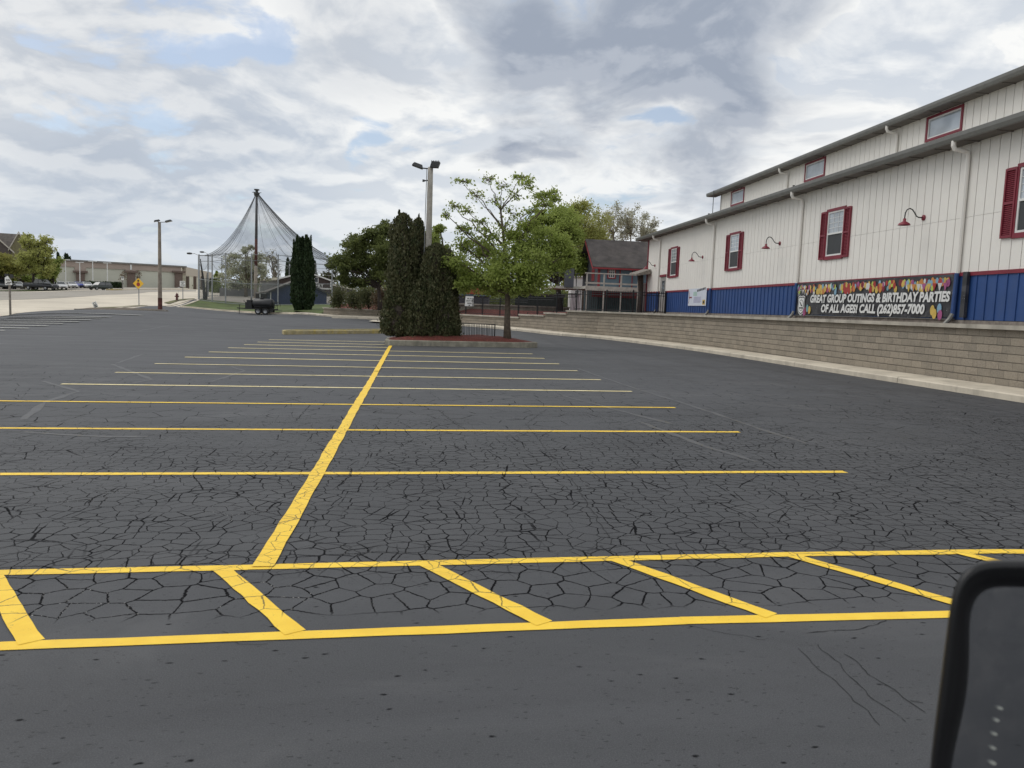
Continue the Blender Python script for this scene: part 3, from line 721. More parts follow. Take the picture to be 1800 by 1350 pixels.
mb.add(vs, fs); struct(mb.build('mulch_mound', M_MULCH, smooth=True))
# kerbed median with worn yellow paint
M_KY = mat('kerb_worn_yellow', (0.40, 0.34, 0.20), 0.9, var=0.2, vscale=5, dirt=(0.55, 0.40, 0.05), dirt_amt=0.9, dscale=2.2, bump=0.4)
a0 = g2(494, 588); med = [Vector((a0[0]+0.15, a0[1]+0.0)), Vector((-0.6, 46.3)), Vector((2.0, 46.5)), Vector((2.0, 47.5)), Vector((-0.6, 47.4)), Vector((a0[0]+0.2, a0[1]+1.1)), Vector((a0[0]-0.05, a0[1]+0.6))]
mb = MB(); cpm = resample(med+[med[0]], 0.6)[:-1]
sweep(mb, cpm, [(0, -0.2), (0, 0.18), (-0.03, 0.21), (-0.2, 0.21), (-0.2, -0.2)], T, closed=True); struct(mb.build('kerb', M_KY))
drape('median_grass', [(p.x, p.y) for p in cpm], M_GRASS, 0.17, 0.6)
# small concrete kerb and ramp beyond
b0 = d2(583, 562.5, 71); b1 = d2(790, 570.5, 66)
mb = MB(); sweep(mb, resample([b0, b1], 1.0), [(0, -0.2), (0, 0.15), (-0.9, 0.15), (-0.9, -0.2)], T); struct(mb.build('kerb', M_CONC))
drape('concrete_pad', [d2(648, 572.5, 58), d2(700, 576.5, 56.5), d2(740, 577, 56), d2(740, 568, 63), d2(655, 566.5, 63.5)], M_CONC, 0.12, 1.0)

# ================================================================== BIG CREAM BUILDING
fb = Fr((bv*14.6), BA)            # lower wall plane
fu = Fr((bv*18.3), BA)            # clerestory wall plane
U0, U1 = -6.0, 51.2
bld = thing('activity_hall', 'long cream ribbed-panel building with blue base, red window trim and raised upper storey', 'building', fb.P(25, 0, 1.7))
Z0, ZR, ZE = 1.80, 3.10, 6.62
mb = MB()
# panels are split round the windows
WIN = [17.55, 26.88, 36.22, 45.55, 8.2, -1.1]
UWIN = [8.0, 17.3, 26.68, 36.08, 45.48]
def panels(mb, fr, u0, u1, z0, z1, pitch, gap, n0, n1, holes=(), mi=0, tilt=0.0):
    u = u0
    while u < u1-0.05:
        v = min(u+pitch-gap, u1); zz_ = [(z0, z1)]
        for (a, b, c, d) in holes:
            if v > a and u < b: zz_ = [q for (p, r) in zz_ for q in ((p, min(r, c)), (max(p, d), r)) if q[1]-q[0] > 0.02]
        for (p, r) in zz_: fr.box(mb, u, v, n0, n1, p, r, mi)
        for (a, b, c, d) in holes:
            if v > a and u < b:
                c2, d2_ = max(c, z0), min(d, z1)
                if d2_-c2 > .02:
                    if u < a-.01: fr.box(mb, u, a, n0, n1, c2, d2_, mi)
                    if v > b+.01: fr.box(mb, b, v, n0, n1, c2, d2_, mi)
        u += pitch
fb.box(mb, U0, U1, -0.25, 0.0, Z0-0.03, ZE+0.3, 1)
holes = [(w-0.6, w+0.6, 4.0, 5.62) for w in WIN]+[(46.95, 48.15, 1.7, 4.12)]
panels(mb, fb, U0, U1, ZR, 4.60, 0.367, 0.022, 0.0, 0.03, holes); panels(mb, fb, U0, U1, 4.607, ZE+0.25, 0.367, 0.022, 0.0, 0.03, holes)
# gable end wall at the far end
fe = Fr(fb.P(U1, 0, 0), BA+math.pi/2)      # faces away from the viewer
fe.box(mb, 0, 14, -0.25, 0, Z0-0.03, ZE+0.3, 1); panels(mb, fe, 0, 14, ZR, ZE+0.25, 0.367, 0.022, 0.0, 0.03)
mb.build('cream_wall', [M_CREAM, M_GROOVE], bld)
mb = MB()
fb.box(mb, U0, U1, 0.0, 0.012, Z0, ZR-0.1, 1)
u = U0
while u < U1:
    if not 46.8 < u < 48.1:
        fb.box(mb, u, u+0.335, 0.012, 0.035, Z0, ZR-0.1, 0); fb.box(mb, u+0.335, u+0.36, 0.012, 0.06, Z0, ZR-0.1, 0)
    u += 0.367
mb.build('blue_base', [M_BLUE, M_BLUEG], bld)
mb = MB()
fb.box(mb, U0, 46.9, 0.0, 0.075, ZR-0.1, ZR); fb.box(mb, 48.2, U1+0.07, 0.0, 0.075, ZR-0.1, ZR); fb.box(mb, U1-0.1, U1+0.06, -0.1, 0.078, Z0, ZE); mb.build('red_trim', M_RED, bld)
mb = MB(); fb.box(mb, U0, U1, -0.2, 0.05, Z0-0.17, Z0-0.012)
u = U0+1
while u < U1: fb.box(mb, u, u+0.14, -0.15, 0.03, 1.55, Z0-0.17); u += 2.35
mb.build('timber_sill', M_TIMB, bld)
# roof, soffit, gutters
mb = MB(); OH = 1.3
mb.hexa([fb.P(U0, 0.52, 6.72), fb.P(U1+OH, 0.52, 6.72), fb.P(U0, -3.7, 7.9), fb.P(U1+OH, -3.7, 7.9), fb.P(U0, 0.52, 6.79), fb.P(U1+OH, 0.52, 6.79), fb.P(U0, -3.7, 7.97), fb.P(U1+OH, -3.7, 7.97)])
ZU = 9.33
mb.hexa([fb.P(U0, -3.18, ZU+.12), fb.P(49.3, -3.18, ZU+.12), fb.P(U0, -9.5, ZU+1.7), fb.P(49.3, -9.5, ZU+1.7), fb.P(U0, -3.18, ZU+.2), fb.P(49.3, -3.18, ZU+.2), fb.P(U0, -9.5, ZU+1.78), fb.P(49.3, -9.5, ZU+1.78)])
mb.hexa([fb.P(U0, -15.8, ZU+.12), fb.P(49.3, -15.8, ZU+.12), fb.P(U0, -9.5, ZU+1.7), fb.P(49.3, -9.5, ZU+1.7), fb.P(U0, -15.8, ZU+.2), fb.P(49.3, -15.8, ZU+.2), fb.P(U0, -9.5, ZU+1.78), fb.P(49.3, -9.5, ZU+1.78)])
mb.hexa([fb.P(U0, -19.0, 6.72), fb.P(U1+OH, -19.0, 6.72), fb.P(U0, -15.3, 7.9), fb.P(U1+OH, -15.3, 7.9), fb.P(U0, -19.0, 6.79), fb.P(U1+OH, -19.0, 6.79), fb.P(U0, -15.3, 7.97), fb.P(U1+OH, -15.3, 7.97)])
mb.build('roof', M_ROOFM, bld)
mb = MB()
fb.box(mb, U0, U1+OH, 0.0, 0.5, 6.60, 6.63); fb.box(mb, U0, 49.3, -3.7, -3.2, ZU+.02, ZU+.05)
fb.box(mb, U1+0.06, U1+OH, -3.7, 0.0, 6.60, 6.63)
u = U0+0.5
while u < U1+1: fb.box(mb, u, u+0.05, 0.03, 0.48, 6.575, 6.6); u += 1.2
u = U0+0.5
while u < 49: fb.box(mb, u, u+0.05, -3.68, -3.22, ZU-.005, ZU+.02); u += 1.2
mb.build('soffit', M_SOFF, bld)
for (uu, n0, zt) in ((U1+OH, 0.5, 6.80), (49.3, -3.2, ZU+.22)):
    mb = MB(); pr = [(n0, zt-0.20), (n0+0.10, zt-0.20), (n0+0.13, zt-0.10), (n0+0.135, zt), (n0+0.11, zt+.012), (n0+0.11, zt-.02), (n0, zt-.02)]
    k = len(pr); vs = [fb.P(u_, a, b) for u_ in (U0, uu) for a, b in pr]
    mb.add(vs, [(i, (i+1) % k, k+(i+1) % k, k+i) for i in range(k)]+[tuple(range(k)), tuple(range(2*k-1, k-1, -1))]); mb.build('gutter', M_GUT, bld)
mb = MB(); fu.box(mb, U0, 48.3, -0.25, 0, 7.5, ZU+.1, 1)
panels(mb, fu, U0, 48.3, 7.6, ZU+.06, 0.367, 0.022, 0.0, 0.03, [(w-1.0, w+1.0, 8.42, 9.28) for w in UWIN])
mb.hexa([fu.P(48.3, 0.03, 6.8), fu.P(48.3, -12, 6.8), fu.P(48.05, 0.03, 6.8), fu.P(48.05, -12, 6.8), fu.P(48.3, 0.03, ZU+.1), fu.P(48.3, -12, ZU+.1), fu.P(48.05, 0.03, ZU+.1), fu.P(48.05, -12, ZU+.1)])
fb.box(mb, U0, U1, -18.5, -18.3, Z0, 6.8); fb.box(mb, U0, 48, -15.3, -15.1, 7.6, ZU)
mb.build('upper_wall', [M_CREAM, M_GROOVE], bld)
for w in UWIN:
    mb = MB()
    fu.box(mb, w-1.0, w+1.0, -0.02, 0.07, 8.40, 8.49); fu.box(mb, w-1.0, w+1.0, -0.02, 0.07, 9.22, 9.31)
    fu.box(mb, w-1.0, w-0.9, -0.02, 0.068, 8.49, 9.22); fu.box(mb, w+0.9, w+1.0, -0.02, 0.068, 8.49, 9.22)
    f_ = mb.build('upper_window', M_RED, bld)
    mb = MB()
    for a, b, c, d in ((w-0.9, w+0.9, 8.49, 8.54), (w-0.9, w+0.9, 9.17, 9.22), (w-0.9, w-0.85, 8.54, 9.17), (w+0.85, w+0.9, 8.54, 9.17)): fu.box(mb, a, b, 0.0, 0.045, c, d)
    s_ = mb.build('sash', M_WHITE, bld); s_.parent = f_
    mb = MB(); fu.box(mb, w-0.86, w+0.86, 0.0, 0.015, 8.53, 9.18); p_ = mb.build('pane', M_GLASSB, bld); p_.parent = f_
def lower_window(w):
    z0, z1 = 4.0, 5.62; hw = 0.56
    mb = MB()
    fb.box(mb, w-hw-0.08, w+hw+0.08, 0.0, 0.085, z1, z1+0.1); fb.box(mb, w-hw-0.08, w+hw+0.08, 0.0, 0.085, z0-0.13, z0)
    fb.box(mb, w-hw-0.06, w-hw, 0.0, 0.08, z0, z1); fb.box(mb, w+hw, w+hw+0.06, 0.0, 0.08, z0, z1)
    f_ = mb.build('window', M_RED, bld)
    mb = MB(); zm = (z0+z1)/2
    for a, b, c, d, n_ in ((w-hw, w+hw, z0, z0+.06, .06), (w-hw, w+hw, z1-.06, z1, .06), (w-hw, w-hw+.06, z0+.06, z1-.06, .06), (w+hw-.06, w+hw, z0+.06, z1-.06, .06), (w-hw+.06, w+hw-.06, zm-.03, zm+.03, .062)): fb.box(mb, a, b, 0.0, n_, c, d)
    for i in (1, 2): fb.box(mb, w-hw+.06+i*(2*hw-.12)/3-.008, w-hw+.06+i*(2*hw-.12)/3+.008, 0.0, 0.042, zm+.03, z1-.06)
    for i in (1, 2, 3): fb.box(mb, w-hw+.06, w+hw-.06, 0.0, 0.04, zm+.03+i*(z1-zm-.09)/4-.008, zm+.03+i*(z1-zm-.09)/4+.008)
    s_ = mb.build('sash', M_WHITE, bld); s_.parent = f_
    mb = MB(); fb.box(mb, w-hw+.05, w+hw-.05, 0.0, 0.03, zm, z1-.05); o = mb.build('pane', M_GLASSB, bld); o.parent = f_
    mb = MB(); fb.box(mb, w-hw+.05, w+hw-.05, 0.0, 0.034, z0+.05, zm); o = mb.build('screen', M_SCREEN, bld); o.parent = f_
    for sgn in (-1, 1):
        c = w+sgn*(hw+0.06+0.20); a, b = c-0.2, c+0.2; mb = MB(); zt = z1+0.03; zb = z0-0.10
        fb.box(mb, a, a+.05, 0.0, 0.10, zb, zt); fb.box(mb, b-.05, b, 0.0, 0.10, zb, zt)
        for z in (zb, (zb+zt)/2-.03, zt-.06): fb.box(mb, a+.05, b-.05, 0.0, 0.098, z, z+.07)
        fb.box(mb, a+.05, b-.05, 0.0, 0.05, zb+.05, zt-.05)
        z = zb+.09
        while z < zt-.1:
            mb.hexa([fb.P(a+.05, .05, z), fb.P(b-.05, .05, z), fb.P(a+.05, .085, z-.0), fb.P(b-.05, .085, z-.0), fb.P(a+.05, .05, z+.035), fb.P(b-.05, .05, z+.035), fb.P(a+.05, .06, z+.03), fb.P(b-.05, .06, z+.03)]); z += 0.05
        o = mb.build('shutter', M_RED, bld); o.parent = f_
for w in WIN: lower_window(w)
# downspouts
def elbow(mb, fr, u, n0, z0, n1, z1, zb, r):
    path = [fr.P(u, n0, z0+.03), fr.P(u, n0, z0-.10), fr.P(u, n0-.05, z0-.19)]+[fr.P(u, n0+(n1-n0)*t+0.0, (z0-.19)+(z1-z0+.19)*t) for t in (.3, .6, .9)]+[fr.P(u, n1, z1-.12), fr.P(u, n1, z1-.3)]+[fr.P(u, n1, zb)]
    mb.tube(path, r, 8)
for u in (10.6, 20.03, 29.46, 38.95, 48.42, 1.2):
    mb = MB(); elbow(mb, fb, u, 0.56, 6.60, 0.10, 6.36, 3.08, 0.062); o = mb.build('downspout', M_CREAM, bld)
    mb = MB(); mb.tube([fb.P(u, 0.11, 3.08), fb.P(u, 0.13, 1.86)], 0.064, 8); mb.build('downspout_foot', M_BLUE, bld)
    mb = MB(); mb.tube([fb.P(u, 0.13, 1.95), fb.P(u+.02, 0.2, 1.80), fb.P(u+.03, 0.36, 1.62)], 0.066, 8); mb.build('downspout_spout', M_GUT, bld)
for u in (10.6, 20.0, 29.42, 38.85):
    mb = MB(); elbow(mb, fu, u, 0.56, ZU+.02, 0.10, ZU-.22, 7.95, 0.055); mb.build('downspout', M_CREAM, bld)
# vent stubs on the lower roof and a thin roof mast
mb = MB()
mb.tube([fb.P(44.5, -1.8, 7.3), fb.P(44.5, -1.8, 9.0)], 0.02, 6); mb.build('roof_mast', M_FIX, bld)
for u in (30.1, 39.6): mb = MB(); mb.tube([fb.P(u, 0.2, 6.75), fb.P(u, 0.2, 7.0)], 0.05, 8); mb.build('roof_vent', M_FIX, bld)
# door near the far corner
mb = MB(); fb.box(mb, 46.95, 48.15, -0.05, 0.02, 1.7, 4.0); o = mb.build('side_door', mat('door_grey', (0.30, 0.29, 0.27), 0.5), bld)
mb = MB(); fb.box(mb, 46.9, 48.2, 0.0, 0.08, 4.0, 4.14); q = mb.build('door_head', M_RED, bld); q.parent = o
mb = MB(); fb.box(mb, 47.2, 47.75, 0.02, 0.03, 2.9, 3.75); q = mb.build('pane', M_GLASS, bld); q.parent = o
# gooseneck wall lamps
def wall_lamp(u, label):
    p = fb.P(u, 0, 4.80); t = thing('wall_lamp', label, 'wall lamp', p, 0, 'red gooseneck lamps on the cream wall')
    mb = MB(); X = Matrix.Translation(fb.P(u, 0.03, 4.8))@Matrix.Rotation(BA, 4, 'Z')@Matrix.Rotation(rad(-90), 4, 'Y')
    X = fb.mat4(u, 0.03, 4.8)@Matrix.Rotation(rad(90), 4, 'X')
    mb.lathe([(0, 0), (0.085, 0), (0.085, 0.03), (0.04, 0.05), (0, 0.05)], (0, 0, 0), 14, X); mb.build('mount_plate', M_RED, t)
    mb = MB(); pts = [(0.06, 4.8), (0.2, 4.8), (0.27, 4.83), (0.34, 4.93), (0.42, 5.02), (0.5, 5.05), (0.58, 5.01), (0.63, 4.92), (0.64, 4.80), (0.64, 4.74)]
    mb.tube([fb.P(u, a, b) for a, b in pts], 0.018, 8); mb.build('arm', M_FIX, t, smooth=True)
    mb = MB(); c = fb.P(u, 0.64, 4.56)
    mb.lathe([(a_*.88, b_) for a_, b_ in [(0.035, .19), (0.05, .18), (0.05, .11), (0.09, .085), (0.16, .05), (0.195, 0.0), (0.205, -.01), (0.19, -.005), (0.15, .04), (0.08, .07), (0.0, .08)]], c, 20); mb.build('lamp_shade', M_RED, t, smooth=True)
wall_lamp(21.83, 'red gooseneck barn lamp on the cream wall above the party banner')
wall_lamp(31.35, 'red gooseneck barn lamp on the cream wall, just left of the party banner')
wall_lamp(40.6, 'red gooseneck barn lamp on the cream wall above the small white poster')
wall_lamp(49.5, 'farthest red gooseneck barn lamp, by the far corner above the iron fence')
wall_lamp(12.4, 'nearest red gooseneck barn lamp on the cream wall, beyond the right picture edge')

# ---------------- banners
def flatdisc(fr, mb, u, z, ru, rz_, n, mi, k=14):
    vs = [fr.P(u, n+.002, z)]+[fr.P(u+ru*math.cos(2*math.pi*i/k), n, z+rz_*math.sin(2*math.pi*i/k)) for i in range(k)]
    mb.add(vs, [(0, 1+i, 1+(i+1) % k) for i in range(k)], mi)
ban = thing('party_banner', 'long black vinyl banner with balloons and white writing for group outings and birthday parties', 'banner', fb.P(25, 0.09, 2.5))
bu0, bu1, bz0, bz1 = 29.42, 20.0, 1.84, 3.06
cols = [M_RED, mat('balloon_orange', (0.55, 0.22, 0.06), .4), mat('balloon_yellow', (0.6, 0.42, 0.10), .4), mat('balloon_teal', (0.16, 0.32, 0.36), .4), mat('balloon_white', (0.6, 0.6, 0.58), .4),
        mat('balloon_pink', (0.35, 0.09, 0.22), .4), mat('balloon_lime', (0.45, 0.55, 0.1), .4), mat('balloon_bright_red', (0.38, 0.04, 0.035), .4), mat('balloon_skyblue', (0.22, 0.38, 0.5), .4)]
mb = MB(); nu, nz_ = 60, 6; vs = []
for i in range(nu+1):
    for j in range(nz_+1):
        u = bu0+(bu1-bu0)*i/nu; z = bz0+(bz1-bz0)*j/nz_
        w = 0.010*math.sin(u*3.1+z*4)+0.008*math.sin(u*7.7-z*6); vs.append(fb.P(u, 0.085+w*0.6, z+(0.012*math.sin(u*1.9) if j == 0 else 0)))
mb.add(vs, [(i*7+j, (i+1)*7+j, (i+1)*7+j+1, i*7+j+1) for i in range(nu) for j in range(nz_)])
vs2 = [v-fb.n*0.004 for v in [Vector(q) for q in vs]]; mb.add(vs2, [(i*7+j+1, (i+1)*7+j+1, (i+1)*7+j, i*7+j) for i in range(nu) for j in range(nz_)])
m_, g_ = new_mat('banner_black'); ps = g_.n('ShaderNodeNewGeometry').outputs['Position']
cc = g_.mix(g_.mapr(g_.noise(g_.scale(ps, (1, 1, 1.6)), 1.4, 4.0, 0.6, 1.2).outputs[0], 0.42, 0.68), (0.028, 0.028, 0.032), (0.075, 0.075, 0.082))
cc = g_.mix(g_.mapr(g_.n('ShaderNodeTexVoronoi', {'Vector': ps, 'Scale': 9.0}, feature='F1').outputs[0], 0.06, 0.10, 0.75, 0.0), cc, (0.6, 0.6, 0.6))
M_BAN = finish(m_, g_, g_.n('ShaderNodeBsdfPrincipled', {'Base Color': cc, 'Roughness': 0.45}))
mb.build('cloth', M_BAN, ban, smooth=True)
mb = MB(); fb.box(mb, bu1, bu0, 0.07, 0.105, bz0-0.05, bz0-0.02); mb.build('hem_rail', M_GUT, ban)
rr = random.Random(3)
mb = MB(); N_ = 0.104
dens = [(29.3, 29.0), (28.4, 27.2), (26.9, 25.2), (24.8, 23.4), (23.0, 20.3)]
for i in range(190):
    u = rr.uniform(20.35, 29.3); t_ = 0.5+0.5*math.cos((u-25.9)*2*math.pi/2.15); dz = min(abs(rr.gauss(0, 0.07+0.08*t_)), .24)
    s = rr.uniform(0.06, 0.10); flatdisc(fb, mb, u, max(bz0+.1, 3.02-s*1.25-dz), s*0.85, s*1.15, N_+rr.uniform(-.003, .006), rr.choice([0, 1, 2, 3, 4, 5, 7, 7, 1, 2, 8, 6]))
for uc in (27.5, 25.7, 23.9):
    for k in range(7): s = .1; flatdisc(fb, mb, uc+rr.uniform(-.35, .35), 3.0-rr.uniform(.1, .30), s*.9, s*1.2, N_+.007+.0003*k, rr.choice([7, 1, 2, 2]))
for (u, z, c_) in ((28.55, 1.98, 0), (28.42, 2.08, 3), (28.25, 2.02, 2), (20.95, 2.05, 2), (20.85, 1.95, 2), (20.65, 2.1, 8), (20.6, 1.92, 5), (28.65, 1.93, 5)): flatdisc(fb, mb, u, z, .1, .15, N_+.007+rr.uniform(0, .003), c_)
for i in range(8):
    u = 22.25-i*0.24; zt = 2.83; c_ = [2, 1, 4, 5, 2, 7, 4, 5][i]
    mb.add([fb.P(u, N_+.011, zt), fb.P(u-.2, N_+.011, zt), fb.P(u-.1, N_+.011, zt-.24)], [(0, 1, 2)], c_)
for i in range(4):
    u = 28.9-i*0.2; mb.add([fb.P(u, N_+.02, 2.80), fb.P(u-.14, N_+.02, 2.80), fb.P(u-.07, N_+.02, 2.64)], [(0, 1, 2)], [4, 2, 4, 1][i])
mb.build('balloon_print', cols, ban)
M_LET = mat('banner_white', (0.72, 0.72, 0.70), 0.5, var=0.02)
mb = MB()
def fit_text(mb, fr, txt, uL, uR, z, size, n, bold=0.0, shear=0.0, mi=0, amp=0.0):
    "uL is where the text starts in the picture (larger u, further left)"
    vs, fs = text_mesh(txt, size, None, 0.0, bold, shear); x0 = min(v[0] for v in vs); x1 = max(v[0] for v in vs)
    k = (uL-uR)/(x1-x0)
    mb.add([fr.P(uL-(v[0]-x0)*k, n, z+v[1]+amp*math.sin(v[0]*5)) for v in vs], fs, mi)
fit_text(mb, fb, 'GREAT GROUP OUTINGS & BIRTHDAY PARTIES', 28.22, 20.22, 2.31, 0.385, N_+.013, 0.018, 0.12, amp=.006)
fit_text(mb, fb, 'OF ALL AGES! CALL (262)857-7000', 27.35, 21.3, 1.95, 0.385, N_+.013, 0.018, 0.12, amp=.006)
mb.build('lettering', M_LET, ban)
mb = MB()
sh = [(-.28, .33), (-.14, .38), (0, .35), (.14, .38), (.28, .33), (.25, .1), (.28, -.12), (.2, -.3), (0, -.4), (-.2, -.3), (-.28, -.12), (-.25, .1)]
for sc, mi, nn in ((1, 0, .004), (.9, 1, .007), (.8, 0, .010)): mb.add([fb.P(28.93-a*sc, N_+nn, 2.2+b*sc) for a, b in sh], [tuple(range(12))], mi)
flatdisc(fb, mb, 28.93, 2.2, .19, .22, N_+.013, 1, 20); flatdisc(fb, mb, 28.93, 2.2, .175, .20, N_+.016, 0, 20)
mb.add([fb.P(28.93-a, N_+.019, 2.24+b) for a, b in ((-.12, .1), (-.03, .07), (.05, -.02), (.12, -.03), (.09, -.08), (.0, -.06), (-.06, .02))], [tuple(range(7))], 1)
mb.add([fb.P(28.93-a, N_+.019, 2.10+b) for a, b in ((-.15, .02), (.15, .02), (.15, -.03), (-.15, -.03))], [(0, 1, 2, 3)], 1)
for i in range(26):
    a = rr.uniform(-.33, .33); z = 2.6+rr.uniform(-.05, .33)*(1-abs(a)); l = rr.uniform(.05, .12); an = rr.uniform(-.8, .8)
    mb.add([fb.P(28.95-a, N_+.015, z), fb.P(28.95-a-.03, N_+.015, z+.01), fb.P(28.95-a-.05*an, N_+.015, z+l)], [(0, 1, 2)], rr.choice([0, 0, 0, 2]))
mb.build('emblem', [M_LET, M_BLACKP, M_RED], ban)
mb = MB(); mb.hexa([fb.P(u, n, z) for z in (1.86, 3.1) for n in (.07, .16) for u in (19.55, 19.72)]); mb.build('folded_end', M_BAN, ban)
pos_ = thing('wall_poster', 'small white poster with red and purple print on the blue base of the cream building', 'poster', fb.P(41, 0.08, 2.6))
mb = MB(); fb.box(mb, 39.55, 42.4, 0.075, 0.085, 2.18, 3.12); mb.build('sheet', mat('poster_white', (0.62, 0.66, 0.74), .6, var=.03), pos_)
mb = MB(); n_ = 0.089
def rct(u0, u1, z0, z1, mi, n=n_): mb.add([fb.P(u0, n, z0), fb.P(u1, n, z0), fb.P(u1, n, z1), fb.P(u0, n, z1)], [(0, 1, 2, 3)], mi)
for i in range(6): rct(41.0-i*.22, 41.0-i*.22-.16, 2.94+.02*i, 3.06+.02*i, 0)
rct(42.25, 41.8, 2.60, 2.68, 1); 
for i in range(8):
    t = -1+2*i/7; mb.add([fb.P(42.15+.1*(t*t), n_, 2.62+.3*t), fb.P(42.15+.1*t*t+.1, n_, 2.62+.3*t), fb.P(42.2+.1*t*t+.05, n_, 2.62+.3*t+.1)], [(0, 1, 2)], 1)
for i in range(6): rct(41.5, 40.4-.1*(i % 2), 2.36+i*.055, 2.385+i*.055, 2)
rct(40.1, 39.7, 2.24, 2.5, 3); rct(40.02, 39.8, 2.3, 2.44, 4, n_+.003); rct(41.6, 41.0, 2.72, 2.95, 5)
mb.build('print', [M_BLACKP, M_RED, mat('print_purple', (.3, .28, .45), .6), cols[2], M_BLACKP, mat('print_green', (.4, .55, .5), .6)], pos_)
#@@SPLIT2
# ================================================================== VEGETATION
def leaf_obj(name, C, size, mat_, parent, up=0.0, aspect=1.5, seed=1, out=None):
    "C: Nx3 leaf centres; a little folded diamond for every leaf"
    rg = np.random.default_rng(seed); C = np.asarray(C, float); N = len(C)
    l = parent.get('_o'); C = C-np.array([l[0], l[1], l[2]])
    a = rg.normal(size=(N, 3)); a[:, 2] += up*2.0
    if out is not None: a += out*1.2
    a /= np.linalg.norm(a, axis=1)[:, None]
    b = rg.normal(size=(N, 3)); b -= (b*a).sum(1)[:, None]*a; b /= np.linalg.norm(b, axis=1)[:, None]
    s = size*rg.uniform(0.6, 1.25, N)[:, None]
    V = np.empty((N, 4, 3)); V[:, 0] = C-a*s*aspect/2; V[:, 2] = C+a*s*aspect/2; c = np.cross(a, b)
    V[:, 1] = C+b*s/2+c*s*.12; V[:, 3] = C-b*s/2+c*s*.12
    me = bpy.data.meshes.new(name); me.vertices.add(N*4); me.vertices.foreach_set('co', V.ravel().astype(np.float32))
    me.loops.add(N*4); me.loops.foreach_set('vertex_index', np.arange(N*4, dtype=np.int32))
    me.polygons.add(N); me.polygons.foreach_set('loop_start', np.arange(0, N*4, 4, dtype=np.int32)); me.polygons.foreach_set('loop_total', np.full(N, 4, dtype=np.int32))
    me.materials.append(mat_); me.update(calc_edges=True)
    o = bpy.data.objects.new(name, me); COL.objects.link(o); o.parent = parent; return o
def bez(a, b, lift, k, rg, wob):
    pts = []; m = a.lerp(b, .5)+Vector((0, 0, lift))
    for i in range(k+1):
        t = i/k; p = a*(1-t)**2+m*2*t*(1-t)+b*t*t
        if 0 < i < k: p = p+Vector(rg.normal(size=3))*wob
        pts.append(p)
    return pts
def tree(name, label, cat, base, trunk, r0, blobs, leafm, barkm, lsize, group=None, seed=1, twig=0.012, sub=9, forks=None, clump=0.30, z0=None, spread=1.0):
    """trunk: list of world points from the ground up; blobs: (centre Vector, radius Vector, leaves)"""
    rg = np.random.default_rng(seed); t = thing(name, label, cat, base, 0, group)
    mb = MB(); n = len(trunk); rs = [r0*(1.25 if i == 0 else 1)*(1-0.72*i/(n-1)) for i in range(n)]
    mb.tube(trunk, rs, 9, True)
    Cs = []
    zt = trunk[-1].z; zf = trunk[max(1, n//3)].z
    for c, r, nl in blobs:
        # limb origin lower on the trunk than the blob
        want = min(zt, max(zf, c.z-1.1*math.hypot(c.x-trunk[-1].x, c.y-trunk[-1].y)-0.3*r.z))
        j = min(range(n), key=lambda i: abs(trunk[i].z-want)); o = trunk[j]
        if (o-c).length > 0.3:
            L = (c-o).length; pts = bez(o, c, 0.10*L, 6, rg, 0.02*L); ra = max(twig*2.2, min(rs[j]*0.55, r0*0.42))
            mb.tube(pts, [ra*(1-.75*i/6) for i in range(7)], 6, False)
        for k in range(sub):
            d = rg.normal(size=3); d /= np.linalg.norm(d); d[2] = d[2]*0.9+0.15
            q = c+Vector((d[0]*r.x, d[1]*r.y, d[2]*r.z))*float(rg.uniform(.45, 1.0))**.6
            pts = bez(pts[-2] if (o-c).length > .3 and k % 2 else c, q, 0.08*r.z, 3, rg, 0.04*r.z)
            mb.tube(pts, [twig*1.3, twig, twig*.8, twig*.4], 3, False)
            for k2 in range(2):
                q2 = q+Vector(rg.normal(size=3))*r.z*.22; mb.tube([pts[2], q2], [twig*.7, twig*.3], 3, False)
            m = max(1, int(nl/sub*rg.uniform(.5, 1.5)))
            P_ = np.array(q)+rg.normal(size=(m, 3))*np.array([r.x, r.y, r.z*.8])*clump*rg.uniform(.6, 1.5)
            Cs.append(P_)
    mb.build('trunk', barkm, t, smooth=True)
    leaf_obj('crown', np.vstack(Cs), lsize, leafm, t, seed=seed)
    return t
def B(px, py, rx, ry, d, n, dd=0.0):
    "crown lobe measured in the photo, at distance d+dd"
    c = Q(px, py, d+dd); k = (d+dd)/F; return (V3(c), Vector((rx*k, (rx+ry)/2*k, ry*k)), n)
def autoblobs(lobes, d, depth, seed, k=1.0):
    rg = np.random.default_rng(seed); out = []
    for (px, py, rx, ry, n) in lobes:
        m = max(3, int(rx*ry/110*k))
        for i in range(m):
            an = rg.uniform(0, 2*math.pi); rr_ = math.sqrt(rg.uniform(0, 1))*.8
            dd = rg.uniform(-1, 1)*depth*math.sqrt(max(0, 1-rr_*rr_)); f = rg.uniform(.30, .50)
            out.append(B(px+math.cos(an)*rr_*rx, py+math.sin(an)*rr_*ry, rx*f, ry*f, d, int(n/m), dd))
    return out
def trunk_pts(px0, py0, px1, py1, d, k=6, bend=1.0, seed=0, zb=None):
    rg = np.random.default_rng(seed); a = V3(Q(px0, py0, d)); b = V3(Q(px1, py1, d))
    if zb is not None: a.z = zb
    return [a.lerp(b, i/k)+Vector((rg.normal()*.03*bend*(0 < i), rg.normal()*.03*bend*(0 < i), 0)) for i in range(k+1)]

